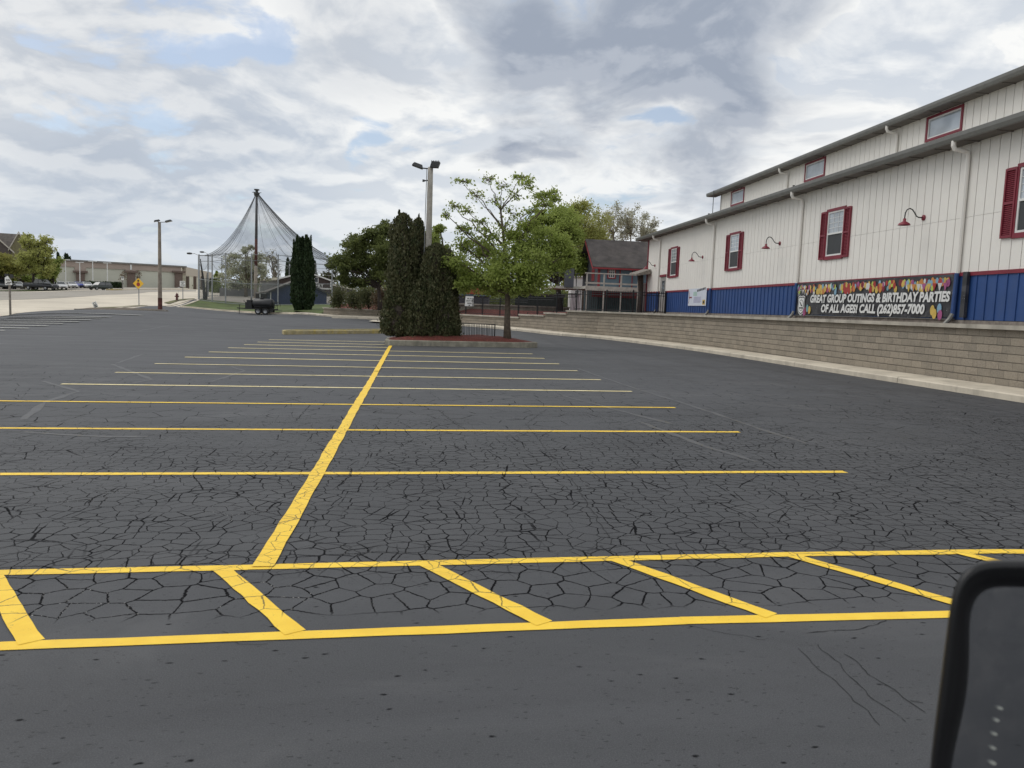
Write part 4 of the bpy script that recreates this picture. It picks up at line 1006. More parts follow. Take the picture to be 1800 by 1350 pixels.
# ---- island maple
dI = 35.8
g0 = gp(892, 598, dI); g0.z += 0.22
tp = [g0]+[V3(Q(*p)) for p in ((891.5, 570, dI), (892, 540, dI), (892.5, 515, dI), (891, 490, dI), (890, 462, dI-.1), (887, 435, dI), (884, 405, dI+.1), (880, 370, dI))]
bl = []
for a in ((900, 488, 40, 22, 700), (860, 498, 28, 15, 420), (935, 500, 30, 16, 420), (835, 478, 26, 20, 420), (905, 455, 32, 24, 560), (945, 465, 32, 24, 620), (980, 462, 26, 22, 480), (1000, 450, 12, 14, 160),
          (958, 430, 30, 22, 520), (920, 420, 28, 18, 420), (985, 430, 18, 16, 220), (868, 452, 26, 20, 300), (838, 440, 24, 16, 220), (812, 432, 18, 12, 130), (850, 415, 22, 14, 130), (800, 462, 18, 14, 160), (822, 500, 20, 12, 240),
          (880, 515, 30, 9, 260), (930, 395, 22, 12, 150), (815, 405, 16, 9, 80), (870, 480, 26, 18, 300), (915, 510, 26, 9, 200)):
    bl.append(B(a[0], a[1], a[2], a[3], dI, int(a[4]*3.3), random.uniform(-1.3, 1.1)))
for a in ((798, 362, 14, 7, 60), (785, 378, 8, 8, 45), (812, 318, 16, 8, 75), (838, 345, 14, 12, 60), (822, 372, 14, 9, 60), (858, 318, 14, 10, 50), (882, 328, 14, 12, 50), (868, 355, 16, 12, 55), (905, 345, 14, 10, 55), (925, 325, 16, 10, 150), (918, 312, 14, 6, 110),
          (950, 352, 18, 12, 170), (968, 342, 14, 10, 170), (958, 362, 16, 8, 120), (900, 375, 18, 12, 70), (845, 390, 16, 10, 70), (935, 372, 16, 10, 90), (888, 400, 16, 12, 70), (976, 350, 8, 6, 80)):
    bl.append(B(a[0], a[1], a[2], a[3], dI, int(a[4]*1.5), random.uniform(-.9, .9)))
tree('maple_tree', 'young maple on the red mulch island with leafy lower crown and nearly bare upper branches', 'tree', g0, tp, 0.165, bl, L_MAPLE, M_BARK, 0.088, seed=5, twig=0.014, sub=12, clump=0.32)

# ---- conifers
def conifer(name, label, px, ytop, base, rpx, d, leafm, n, seed, lsize=0.13, group=None, prof=None, barkm=M_BARKD, lump=0.22, cat='evergreen shrub', core=True, lean=0.0):
    rg = np.random.default_rng(seed); top = Q(px, ytop, d); hgt = top[2]-base.z; R_ = rpx*d/F
    t = thing(name, label, cat, base, 0, group)
    prof = prof or (lambda u: min(1, (u+.02)*7)**.5*(1-u**2.2)**.75*(1.0-.25*u))
    u = rg.uniform(0.0, 1.0, n); th = rg.uniform(0, 2*math.pi, n)
    bx, by = base.x, base.y
    lm = np.array([1+lump*mnoise.noise(Vector((math.cos(b)*1.6+seed, math.sin(b)*1.6, a*hgt*0.75)))*1.6+lump*.6*mnoise.noise(Vector((math.cos(b)*4, math.sin(b)*4+seed, a*hgt*2.2))) for a, b in zip(u, th)])
    pr = np.array([prof(a) for a in u]); rr_ = R_*pr*lm*(1-np.abs(rg.normal(size=n))*.16)*np.where(rg.uniform(size=n) < .07, rg.uniform(1.08, 1.3, n), 1)
    lx = top[0]-bx; ly = top[1]-by
    C = np.stack([bx+lx*u+np.cos(th)*rr_, by+ly*u+np.sin(th)*rr_, base.z+0.05+u*hgt], -1)
    outv = np.stack([np.cos(th), np.sin(th), np.full(n, .9)], -1)
    npl = 11; q_ = n*2//5; ids = rg.integers(0, npl, q_)
    pth = rg.uniform(0, 6.283, npl); pu0 = rg.uniform(0.0, .62, npl); pu1 = np.minimum(pu0+rg.uniform(.3, .6, npl), 1.04); prr = rg.uniform(.10, .20, npl)
    tt = rg.uniform(0, 1, q_); uu = pu0[ids]+(pu1[ids]-pu0[ids])*tt; mid_ = (pu0+pu1)/2
    ra_ = np.array([prof(min(.97, m)) for m in mid_])[ids]*(1.06-.10*tt)*R_
    wd = R_*prr[ids]*(1.15-tt)*np.abs(rg.normal(size=q_)+.6); a2 = rg.uniform(0, 6.283, q_)
    C[:q_, 0] = bx+lx*uu+np.cos(pth[ids])*ra_*.93+np.cos(a2)*wd; C[:q_, 1] = by+ly*uu+np.sin(pth[ids])*ra_*.93+np.sin(a2)*wd; C[:q_, 2] = base.z+.05+uu*hgt
    leaf_obj('foliage', C, lsize, leafm, t, up=1.2, aspect=2.0, seed=seed, out=outv*0.6)
    mb = MB()
    if core:
        ks = 14
        mb.lathe([(max(.02, R_*.72*prof(i/ks)*(1+.1*math.sin(i*2+seed))), 0.1+hgt*.94*i/ks) for i in range(ks+1)], (0, 0, 0), 10)
        mb.v = [(bx+v[0]+lx*v[2]/hgt, by+v[1]+ly*v[2]/hgt, base.z+v[2]) for v in mb.v]; mb.build('inner_branches', M_BARKD, t)
        mb = MB()
    mb.tube([base, base+Vector((lx*.9, ly*.9, hgt*.9))], [.07*R_/.6+.02, .015], 6); mb.build('trunk', barkm, t)
    return t
wide = lambda u: (min(1, (u+.03)*9)**.5)*(1-u**1.7)**.62
tall = lambda u: min(1, (u+.03)*8)**.5*(1.08-.42*u)*(1-max(0, (u-.80)/.20)**2.0)**.55
def ib(px, dd): v = gp(px, 596, dI+dd); v.z += 0.34; return v
YG = 'brown-green evergreens on the island'
conifer('evergreen_shrub', 'tallest brown-green evergreen column on the island, left of the light pole', 709, 377, ib(706, .2), 28, dI+.1, L_YEW, 17000, 11, .075, YG, tall, lump=.42)
conifer('evergreen_shrub', 'second tall brown-green evergreen column, tucked against the left edge of the light pole', 736, 385, ib(735, .9), 20, dI+.9, L_YEW, 11000, 12, .075, YG, tall, lump=.40)
conifer('evergreen_shrub', 'broad brown-green evergreen hiding the foot of the island light pole', 768, 430, ib(766, .0), 31, dI-.2, L_YEW, 16000, 13, .075, YG, tall, lump=.40)
conifer('evergreen_shrub', 'low spreading evergreen at the left end of the red mulch island, beside the yellow kerb', 698, 490, ib(700, -.25), 29, dI-.25, L_YEW, 10000, 14, .075, YG, wide, lump=.40)
conifer('evergreen_shrub', 'low round evergreen on the island next to the black bike rack', 783, 508, ib(783, -.2), 24, dI-.2, L_YEW, 9000, 15, .07, YG, wide, lump=.34)
conifer('evergreen_shrub', 'short slim evergreen spire at the right side of the island clump', 789, 440, ib(788, .5), 18, dI+.5, L_YEW, 7000, 16, .075, YG, tall, lump=.38)
conifer('evergreen_shrub', 'middle low evergreen in front of the island light pole clump', 735, 500, ib(738, -.4), 30, dI-.4, L_YEW, 9000, 17, .075, YG, wide, lump=.34)

AG = 'dark green columnar arborvitae on the lawn'
for i, (px, yt, r, dd, lb) in enumerate(((523, 420, 10, 0, 'left column of the three dark green arborvitae before the blue shed'), (532, 418, 10.5, .8, 'middle, tallest column of the three dark green arborvitae before the blue shed'), (541.5, 420, 10, .2, 'right column of the three dark green arborvitae before the blue shed'))):
    bs = gp(px, 546, 84+dd); bs.z += .05
    conifer('arborvitae', lb, px, yt, bs, r, 84+dd, L_ARB, 7000, 20+i, .2, AG, lambda u: min(1, (u+.05)*5)**.5*(1-max(0, (u-.3)/.7)**2.2)**.7, cat='tree', lump=.18)
for i, (px, yt, d, lb) in enumerate(((505.5, 455, 150, 'small far arborvitae at the left, rising behind the pale flat roof'), (513, 457, 150, 'small far arborvitae, second from the left, rising behind the pale flat roof'), (553.5, 460, 150, 'small far arborvitae showing just right of the big dark green columns'))):
    bs = gp(px, 510, d); conifer('arborvitae', lb, px, yt, bs, 5, d, L_ARB, 2200, 30+i, .3, 'far arborvitae behind the sheds', None, cat='tree')
cone = lambda u: min(1, (u+.02)*10)**.5*(1-u)**.8
for i, (px, yt, yb, r, d, lb) in enumerate(((102.5, 446, 500, 9, 215, 'dark spruce top showing behind the green trees at left'), (118, 448, 503, 14, 200, 'dark spruce standing at the left end of the long beige store'), (482.5, 477, 500, 5, 160, 'tiny dark conifer above the pale flat roof'), (372, 492, 505, 6, 150, 'small dark conifer behind the left end of the netting'), (381, 480, 505, 8, 145, 'green conifer behind the left end of the netting'))):
    bs = gp(px, yb, d); conifer('spruce', lb, px, yt, bs, r, d, [L_ARB, L_ARB, L_ARB, L_ARB, L_GREEN][i], 3500, 40+i, .38, None, cone, cat='tree', lump=.5)

# ---- deciduous background trees
def bg_tree(name, label, px0, py0, px1, py1, d, lobes, leafm, ls, seed, r0=.2, depth=2.5, k=1.0, bark=M_BARKG, zb=None, tw=.03, sub=7, clump=.3, group=None, cat='tree'):
    b = gp(px0, py0, d)
    if zb is not None: b.z = zb
    tr = trunk_pts(px0, py0, px1, py1, d, 6, 1, seed, b.z)
    return tree(name, label, cat, b, tr, r0, autoblobs(lobes, d, depth, seed, k), leafm, bark, ls, group, seed, tw, sub, clump=clump)
bg_tree('maple_tree', 'broad dark green maple left of the island evergreens, behind the low planter wall', 668, 545, 662, 430, 68, [(655, 440, 52, 44, 13000), (630, 475, 46, 32, 9000), (610, 480, 26, 24, 3600), (680, 470, 40, 40, 7000), (665, 405, 32, 18, 3000)], L_DARK, .14, 51, .2, 2.4, .8, M_BARKD, 1.1, .02)
bg_tree('leafy_tree', 'bright green leafy tree showing right of the wooden pole, behind the island evergreens', 775, 550, 778, 430, 66, [(775, 440, 36, 42, 9500), (805, 478, 40, 35, 8000), (765, 405, 20, 18, 2400)], L_GREEN, .14, 52, .2, 2.2, .8, M_BARKD, 1.1, .02)
bg_tree('leafy_tree', 'large light green tree behind the iron fence, right of the island maple', 984, 545, 975, 400, 64, [(975, 410, 42, 44, 9500), (1000, 455, 32, 34, 6000), (940, 455, 34, 42, 5500), (955, 378, 26, 18, 2300)], L_MAPLE, .14, 53, .26, 2.4, .8, M_BARKD, 1.6, .02)
bg_tree('leafy_tree', 'olive yellow tree behind the blue house, its fine crown against the sky', 1025, 540, 1020, 400, 82, [(1020, 402, 46, 44, 14000), (1040, 440, 34, 40, 6500), (1000, 470, 30, 40, 6500), (985, 385, 28, 22, 3800)], L_OLIVE, .13, 54, .25, 3.0, .8, M_BARK, 1.6, .025, clump=.36)
PT = 'pale budding trees behind the blue house'
for i, (px, yt, r, lb) in enumerate(((1078, 385, 17, 'pale budding tree just right of the olive tree, above the ridge of the blue house'), (1108, 388, 20, 'middle pale budding tree above the roof of the blue house'), (1138, 395, 17, 'pale budding tree nearest the cream building, above the roof of the blue house'))):
    bg_tree('budding_tree', lb, px, 540, px+1, yt, 105, [(px, yt+5, r, 32, 1700), (px-3, yt+30, r, 30, 1100)], L_PALE, .15, 55+i, .2, 2.0, 1.6, M_BARKG, 1.6, .03, 6, .34, PT)
bg_tree('flowering_tree', 'white flowering tree standing inside the tall netting enclosure', 432, 523, 432, 450, 116, [(432, 462, 34, 26, 3400), (420, 490, 36, 18, 1700), (452, 480, 22, 20, 1200), (432, 438, 14, 10, 600)], L_BLOSS, .22, 61, .25, 3.0, 1.3, M_BARKG, None, .04, 8, .3)
bg_tree('bare_tree', 'bare branching tree right of the flowering tree behind the netting', 482, 520, 480, 455, 135, [(480, 470, 20, 28, 260)], L_PALE, .2, 62, .22, 2.5, 2.5, M_BARKG, None, .05, 8, .3)
bg_tree('leafy_tree', 'tall light green tree over the parked cars, in front of the steep gabled house', 58, 510, 60, 430, 138, [(66, 430, 26, 22, 2300), (80, 442, 15, 22, 1000), (50, 455, 22, 26, 2600), (68, 470, 26, 20, 3000)], L_OLIVE, .26, 71, .25, 3.0, 2.4, M_BARKD, None, .05, 8, .3)
bg_tree('leafy_tree', 'low yellow-green tree at the far left edge, behind the white street sign', 8, 512, 8, 462, 140, [(8, 471, 32, 25, 6200), (-22, 468, 24, 22, 2500)], L_YG, .26, 72, .22, 3.5, 2.2, M_BARKD, None, .04, 7, .32)
bg_tree('leafy_tree', 'rounded green tree between the tall light green tree and the dark spruce', 94, 508, 94, 465, 150, [(94, 476, 19, 24, 3400), (80, 482, 20, 18, 2500)], L_GREEN, .28, 73, .2, 3.0, 2.4, M_BARKD, None, .05, 7, .3)
bg_tree('leafy_tree', 'dense low green tree behind the black pickup truck', 42, 508, 42, 470, 155, [(42, 480, 26, 20, 2600), (20, 486, 22, 14, 1500)], L_GREEN, .32, 74, .2, 3.0, 1.2, M_BARKD, None, .05, 7, .3)
bg_tree('bare_tree', 'small bare tree on the street median, behind the black and white marker', 215.5, 512, 215, 485, 158, [(213, 486, 12, 11, 120)], L_BUDS, .2, 75, .12, 1.6, 4.0, M_BARKG, None, .05, 7, .3)
bg_tree('bare_tree', 'small bare tree in front of the beige store, above the yellow diamond sign', 241, 508, 241, 486, 175, [(242, 485, 9, 8, 90)], L_BUDS, .2, 76, .10, 1.4, 5.0, M_BARKG, None, .05, 7, .3)
bg_tree('leafy_tree', 'grey green tree behind the netting, left of the broad dark maple', 578, 530, 578, 470, 140, [(578, 478, 17, 22, 2200)], L_HEDGE, .3, 77, .2, 3.0, 1.4, M_BARKD, None, .05, 7, .3)
# shrubs along the planter bed
def shrub(label, px, py, rx, ry, d, n, leafm, ls, seed, z, group=None):
    b = gp(px, py, d); b.z = z; rg = np.random.default_rng(seed); t = thing('shrub', label, 'shrub', b, 0, group)
    k = d/F; mb = MB(); Cs = []
    for i in range(16):
        an = rg.uniform(0, 6.28); q = b+Vector((math.cos(an)*rx*k*rg.uniform(.3, .9), math.sin(an)*rx*k*.7, ry*k*rg.uniform(.9, 2.0))); mb.tube(bez(b, q, .1, 3, rg, .04), [.03, .02, .015, .008], 4, False)
        m = n//16; Cs.append(np.array(q)*[1, 1, 1]+rg.normal(size=(m, 3))*np.array([rx*k*.36, rx*k*.36, ry*k*.42])-np.array([0, 0, ry*k*.35]))
    mb.build('stems', M_BARKD, t); C = np.vstack(Cs); C = C[C[:, 2] > z-.02]
    leaf_obj('foliage', C, ls, leafm, t, seed=seed); return t
SG = 'olive shrubs on the low planter bed'
for i, (px, rx, ry, lb) in enumerate(((596, 14, 17, 'olive shrub at the left end of the planter bed, beside the blue shed'), (622, 15, 16, 'second olive shrub from the left on the planter bed'), (648, 17, 18, 'third olive shrub from the left on the planter bed, under the dark maple'), (672, 14, 17, 'brownish shrub on the planter bed next to the island evergreens'))):
    shrub(lb, px, 541, rx, ry, 78-2*i, 2600, L_HEDGE if i < 3 else L_BUDS, .12, 81+i, 1.07, SG)

# ================================================================== FAR STORE
def fr_from(PR, PL): # PR right end, PL left end as seen; returns frame with origin at the right end
    a = math.atan2(PL.x-PR.x, PL.y-PR.y); return Fr(PR, a)
PLs, PRs = gp(112, 506, 193), gp(318, 507, 208); ff = fr_from(PRs, PLs); Ls = (PLs-PRs).length
M_BEI = mat('store_panel', (0.56, 0.555, 0.475), .85, var=.04, vscale=.3); M_TAU = mat('store_band', (0.40, 0.325, 0.28), .85, var=.05, vscale=.4); M_BRN = mat('store_pier', (0.165, 0.12, 0.10), .85); M_BEI2 = mat('store_side', (0.62, 0.53, 0.44), .85, var=.04); M_CRM = mat('store_cream', (0.78, 0.73, 0.6), .85)
st = thing('store_building', 'long beige store with taupe top band and three dark brown entrance piers', 'building', ff.P(Ls/2, 0, PRs.z))
zT = ff.hit(200, 460.5)[1]; z1 = ff.hit(180, 471.8)[1]; zG = min(PLs.z, PRs.z)-.6
mb = MB(); ff.box(mb, 0, Ls+14, -30, 0, zG, z1, 0); mb.build('wall', M_BEI, st)
mb = MB(); ff.box(mb, -.3, Ls+14.3, -30.3, .25, z1, zT-.4, 0); mb.build('upper_band', M_TAU, st)
mb = MB(); ff.box(mb, -1.4, Ls+14.3, -30.3, .6, zT-.4, zT); mb.build('roof_edge', mat('roof_edge', (.2, .19, .18), .6), st)
for px in (141.5, 230.5, 314):
    u = ff.hit(px, 490, .4)[0]; zp = ff.hit(px, 479.5, .5)[1]
    mb = MB(); ff.box(mb, u-.95, u+.95, .0, .8, zG, zp); o = mb.build('entrance_pier', M_BRN, st)
    mb = MB(); ff.box(mb, u-1.6, u+1.6, -.0, 1.2, zp, zp+.5); q = mb.build('canopy', M_BRN, st); q.parent = o
    mb = MB(); ff.box(mb, u-1.25, u+1.25, .0, .27, zp+.5, z1+.0, 0); q = mb.build('pilaster', M_TAU, st); q.parent = o
    mb = MB(); ff.box(mb, u-.3, u+.3, .8, .86, zp-4.2, zp-3.9); q = mb.build('wall_light', M_WHITE, st); q.parent = o
    if px == 230.5:
        mb = MB(); ff.box(mb, u-.2, u+.2, .3, .4, z1+.0, z1+1.9); q = mb.build('white_panel', M_WHITE, st); q.parent = o
mb = MB(); ff.box(mb, -.3, -.02, .26, .34, zG, zT-.4); mb.build('corner_trim', M_CRM, st)
PR2 = gp(372, 507, 250); f2 = fr_from(PR2, PRs+Vector((.5, 2, 0))); L2 = (PRs-PR2).length-3
mb = MB(); zT2 = f2.hit(340, 472)[1]; zb2 = f2.hit(340, 486.5)[1]
f2.box(mb, 0, L2, -4, 0, zG, zb2, 0); f2.box(mb, 0, L2, -4, .1, zb2, zT2, 1); mb.build('side_wing', [M_CRM, M_BEI2], st)
mb = MB()
for px in (327.5, 340.5, 353): u = f2.hit(px, 495)[0]; f2.box(mb, u-.5, u+.5, 0, .7, zG, f2.hit(px, 487)[1]+.2); 
mb.build('wing_pier', M_BRN, st)
# hedge
for i, (a, b) in enumerate(((148, 163), (165, 186), (188, 212))):
    pa, pb = gp(a, 506, 187), gp(b, 506, 187); rg = np.random.default_rng(90+i); c = (pa+pb)/2
    t = thing('clipped_hedge', ['left clipped hedge block in front of the beige store', 'middle clipped hedge block behind the passing SUV', 'right clipped hedge block in front of the beige store, longest of the three'][i], 'hedge', c, 0, 'clipped hedges by the store')
    m = 3000; X_ = rg.uniform(0, 1, m); C = np.stack([pa.x+(pb.x-pa.x)*X_, c.y+rg.uniform(-.9, .9, m), c.z+rg.uniform(0, 1.25, m)+.1*rg.normal(size=m)], -1)
    leaf_obj('foliage', C, .4, L_ARB, t, seed=5+i)
    mb = MB(); mb.box(min(pa.x, pb.x)+.1, max(pa.x, pb.x)-.1, c.y-.7, c.y+.7, c.z, c.z+1.1); mb.build('inner_branches', M_BARKD, t)

# ---- steep gabled house far left
M_SHG = mat('shingle_grey', (0.115, 0.10, 0.09), .9, var=.25, vscale=2.0, dirt=(.2, .18, .16), dirt_amt=.5)
M_OLW = mat('house_wall_olive', (0.17, 0.155, 0.085), .9, var=.15); M_DKW = mat('house_wall_dark', (0.085, 0.07, 0.065), .9, var=.15); M_TRW = mat('pale_trim', (.5, .46, .4), .7)
pr = gp(50, 508, 165); pl = gp(-60, 509, 160); fh = fr_from(pr, pl); Lh = (pr-pl).length
hs = thing('gabled_house', 'dark house with steep grey shingle roof and pale trimmed gables at the far left', 'house', fh.P(Lh/2, 0, pr.z))
ze = fh.hit(20, 442)[1]; zr = fh.hit(20, 408.5)[1]
mb = MB(); fh.box(mb, 0.3, Lh, -9, 0, pr.z-1, ze); mb.build('wall', M_DKW, hs)
mb = MB(); mb.prism([fh.P(0.0, .0, ze), fh.P(0.0, -9, ze), fh.P(0.0, -4.5, zr)], fh.a*Lh); mb.build('roof', M_SHG, hs)
for (px, hw, y0, y1, m_) in ((33, 14.5, 409.5, 439, M_OLW), (-27, 41, 400, 440, M_DKW)):
    u, za = fh.hit(px, y0, 1.2); w = hw*160/F; zb_ = fh.hit(px, y1, 1.2)[1]
    mb = MB(); mb.prism([fh.P(u-w, 1.2, zb_), fh.P(u+w, 1.2, zb_), fh.P(u, 1.2, za-.15)], fh.n*-5); fh.box(mb, u-w+.2, u+w-.2, -3, 1.19, pr.z-1, zb_); o = mb.build('gable', m_, hs)
    mb = MB()
    for sg in (-1, 1): mb.prism([fh.P(u, 1.45, za), fh.P(u+sg*(w+.25), 1.45, zb_-.35), fh.P(u+sg*(w+.25), 1.45, zb_-.02-.0), fh.P(u, 1.45, za+.35)], fh.n*-.2)
    q = mb.build('gable_trim', M_TRW, hs); q.parent = o

# ---- blue shed and brown hall behind the netting
def gable_box(t, fr, u0, u1, depth, z0, ze, zr, wallm, roofm, trimm=None, oh=.4, names=('wall', 'roof')):
    c = (u0+u1)/2; mb = MB(); mb.prism([fr.P(u0, 0, z0), fr.P(u1, 0, z0), fr.P(u1, 0, ze), fr.P(c, 0, zr), fr.P(u0, 0, ze)], fr.n*-depth); w_ = mb.build(names[0], wallm, t)
    mb = MB(); sl = (zr-ze)/(c-u0)
    for sg, ue in ((-1, u0-oh), (1, u1+oh)):
        z_e = ze-sl*oh; mb.prism([fr.P(c, oh, zr+.02), fr.P(ue, oh, z_e+.02), fr.P(ue, oh, z_e+.2), fr.P(c, oh, zr+.2)], fr.n*-(depth+2*oh))
    r_ = mb.build(names[1], roofm, t)
    if trimm:
        mb = MB()
        for sg, ue in ((-1, u0-oh), (1, u1+oh)):
            z_e = ze-sl*oh; mb.prism([fr.P(c, oh+.06, zr-.0), fr.P(ue, oh+.06, z_e-.0), fr.P(ue, oh+.06, z_e+.24), fr.P(c, oh+.06, zr+.24)], fr.n*-.05)
        q = mb.build('fascia', trimm, t); q.parent = r_
    return w_
M_NAVY = mat('shed_blue', (0.022, 0.042, 0.105), .7, var=.12, vscale=1); M_SHB = mat('shingle_brown', (.15, .135, .12), .9, var=.2, vscale=2); M_BRW = mat('brown_siding', (.075, .055, .05), .8, var=.12)
fs_ = fr_from(gp(574, 537, 101), gp(477, 535.5, 98)); Lf = (gp(574, 537, 101)-gp(477, 535.5, 98)).length
zg = gp(477, 535.5, 98).z-.15
sh_ = thing('blue_shed', 'low dark blue gabled shed with grey shingle roof behind the arborvitae clump', 'shed', fs_.P(Lf/2, 0, zg))
gable_box(sh_, fs_, 0, Lf, 4.5, zg, fs_.hit(477, 512.5)[1], fs_.hit(525, 493.5)[1], M_NAVY, M_SHB, M_FIX)
# lean-to on the left side
mb = MB(); zl = fs_.hit(477, 511)[1]
mb.hexa([fs_.P(Lf+.45, .3, zl-.25), fs_.P(Lf+1.5, .3, zl-.42), fs_.P(Lf+.45, -4.5, zl-.2), fs_.P(Lf+1.5, -4.5, zl-.38), fs_.P(Lf+.45, .3, zl-.1), fs_.P(Lf+1.5, .3, zl-.3), fs_.P(Lf+.45, -4.5, zl-.05), fs_.P(Lf+1.5, -4.5, zl-.26)]); mb.build('lean_to_roof', M_SHB, sh_)
mb = MB(); fs_.box(mb, Lf+.02, Lf+1.4, -4.4, -4.2, zg, zl-.4); fs_.box(mb, Lf+.02, Lf+1.4, -.3, -.2, zg, zg+.95); mb.build('counter', M_BRW, sh_)
mb = MB()
for u in (Lf+.1, Lf+1.4): mb.tube([fs_.P(u, .1, zg), fs_.P(u, .1, zl-.2)], .07, 6)
mb.build('post', M_WHITE, sh_)
pR, pL = gp(584, 532, 128), gp(456, 530, 124); fk = fr_from(pR, pL); zk = pR.z-.5
hl = thing('brown_hall', 'brown hall with pale roofs and white lettering, partly hidden behind the dark green arborvitae', 'building', fk.P(5, 0, zk))
uA = fk.hit(583, 495)[0]; uB = fk.hit(492, 495)[0]; uC = fk.hit(458, 495)[0]
zc = fk.hit(583, 495)[1]; za = fk.hit(537, 479)[1]
gable_box(hl, fk, uA, uB, 8, zk, zc, za, M_BRW, M_ROOFM, M_WHITE, .3)
mb = MB(); fk.box(mb, uB, uC, -8, -1, zk, fk.hit(480, 491.5)[1]); mb.build('left_wing', mat('wing_grey', (.3, .3, .29), .8), hl)
mb = MB(); z_ = fk.hit(480, 491.5)[1]; mb.prism([fk.P(uB-.2, -.7, z_), fk.P(uC+.3, -.7, z_-.25), fk.P(uC+.3, -.7, z_+.05), fk.P(uB-.2, -.7, z_+.45)], fk.n*-8); mb.build('left_wing_roof', M_CRM, hl)
mb = MB(); z2 = fk.hit(583, 508)[1]; fk.box(mb, uA, uB, .02, .1, z2-.12, z2+.12); fk.box(mb, uA, uA+.25, .02, .12, z2+.12, zc); mb.build('white_trim', M_WHITE, hl)
mb = MB(); u_, zz2 = fk.hit(560, 507, 0); z3 = fk.hit(605, 511)[1]
mb.prism([fk.P(uA, -.2, zk), fk.P(uA, -.2, zc-.6), fk.P(uA-3.6, -.2, z3+.2), fk.P(uA-3.6, -.2, zk)], fk.n*-7); mb.build('right_wing', M_BRW, hl)
mb = MB(); mb.prism([fk.P(uA, .1, zc-.62), fk.P(uA-3.9, .1, z3+.16), fk.P(uA-3.9, .1, z3+.42), fk.P(uA, .1, zc-.3)], fk.n*-7.4); mb.build('right_wing_roof', M_CRM, hl)
mb = MB(); uu, zu = fk.hit(556, 490)[0], fk.hit(556, 497)[1]
for a, b, c, d in ((-.35, .35, 0, .09), (-.35, .35, .85, .94), (-.35, -.26, .09, .85), (.26, .35, .09, .85)): fk.box(mb, uu+a, uu+b, .02, .1, zu+c, zu+d)
o = mb.build('window', M_WHITE, hl); mb = MB(); fk.box(mb, uu-.3, uu+.3, .01, .05, zu+.05, zu+.9); q = mb.build('pane', M_GLASS, hl); q.parent = o
mb = MB(); vs, fs = text_mesh('ERY', 1.0, None, .04, .02); x1 = max(v[0] for v in vs); uL = fk.hit(554, 500)[0]; uR = fk.hit(569, 500)[0]; k = (uL-uR)/x1; zz2 = fk.hit(560, 505.5)[1]
mb.add([fk.P(uL-v[0]*k, .15+v[2], zz2+v[1]*.95) for v in vs], fs); mb.build('lettering', M_WHITE, hl)
# ticket kiosk with teal awning
fq = fr_from(gp(441, 524, 121), gp(386, 522, 121)); zq = gp(441, 524, 121).z-.3; ki = thing('kiosk', 'grey equipment kiosk with a teal awning inside the netting enclosure', 'kiosk', fq.P(2, 0, zq))
mb = MB(); fq.box(mb, 0, fq.hit(386, 510)[0], -3, 0, zq, fq.hit(410, 507)[1]); mb.build('wall', mat('kiosk_grey', (.20, .20, .205), .8, var=.1), ki)
mb = MB(); u0, zt_ = fq.hit(440, 494); u1, zb_ = fq.hit(416, 501); mb.hexa([fq.P(u0, .9, zb_), fq.P(u1, .9, zb_), fq.P(u0, -.5, zt_), fq.P(u1, -.5, zt_), fq.P(u0, .9, zb_+.1), fq.P(u1, .9, zb_+.1), fq.P(u0, -.5, zt_+.1), fq.P(u1, -.5, zt_+.1)]); mb.build('awning', mat('awning_teal', (.07, .24, .21), .6), ki)
mb = MB(); fq.box(mb, u0+.2, u1-.0, -.4, -.3, fq.hit(410, 507)[1], zb_+.3); mb.build('sign_board', M_BRW, ki)
mb = MB()
for i in range(7): fq.box(mb, u0+.4+i*.25, u0+.56+i*.25, -.29, -.25, zb_-.75, zb_-.5)
mb.build('writing', M_WHITE, ki)

# ================================================================== BLUE HOUSE WITH DECK
pR, pL = V3(Q(1141, 545, 60)), V3(Q(1047, 545, 60)); pR.z = pL.z = 1.6
fbH = Fr(pR, BA-math.pi/2); Lb = (pL-pR).dot(fbH.a)
M_HB = mat('house_blue_grey', (.12, .175, .215), .75, var=.1, vscale=1.2); M_HB2 = mat('house_slate', (.085, .09, .105), .8, var=.12); M_RT = mat('house_red', (.25, .028, .035), .6, var=.1); M_DK = mat('deck_grey', (.46, .44, .39), .85, var=.15, vscale=4)
bh = thing('blue_house', 'two-storey blue-grey house with dark brown shingle roof, red trim and a raised deck', 'house', fbH.P(Lb/2, 0, 1.6))
zE = fbH.hit(1090, 466.5, .3)[1]; zR = fbH.hit(1080, 425.5, -3.0)[1]; zD = fbH.hit(1090, 505, 2.0)[1]
mb = MB(); fbH.box(mb, -1.5, Lb, -6, 0, zD, zE+.1, 0); mb.build('upper_wall', M_HB, bh)
mb = MB(); mb.prism([fbH.P(Lb-.02, 0, zE), fbH.P(Lb-.02, -6, zE), fbH.P(Lb-.02, -3, zR-.1)], fbH.a*.05); fbH.box(mb, Lb, Lb+.05, -6, -.0, zD, zE); mb.build('gable_wall', M_HB2, bh)
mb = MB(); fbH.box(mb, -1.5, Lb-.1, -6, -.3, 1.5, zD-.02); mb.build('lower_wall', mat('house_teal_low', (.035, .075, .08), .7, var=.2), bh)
mb = MB(); sl = (zR-zE)/3.0
for (n0, n1) in ((.45, -3.0), (-6.45, -3.0)):
    ze_ = zE-sl*.45; mb.hexa([fbH.P(-1.5, n0, ze_), fbH.P(Lb+.55, n0, ze_), fbH.P(-1.5, n1, zR), fbH.P(Lb+.55, n1, zR), fbH.P(-1.5, n0, ze_+.14), fbH.P(Lb+.55, n0, ze_+.14), fbH.P(-1.5, n1, zR+.14), fbH.P(Lb+.55, n1, zR+.14)])
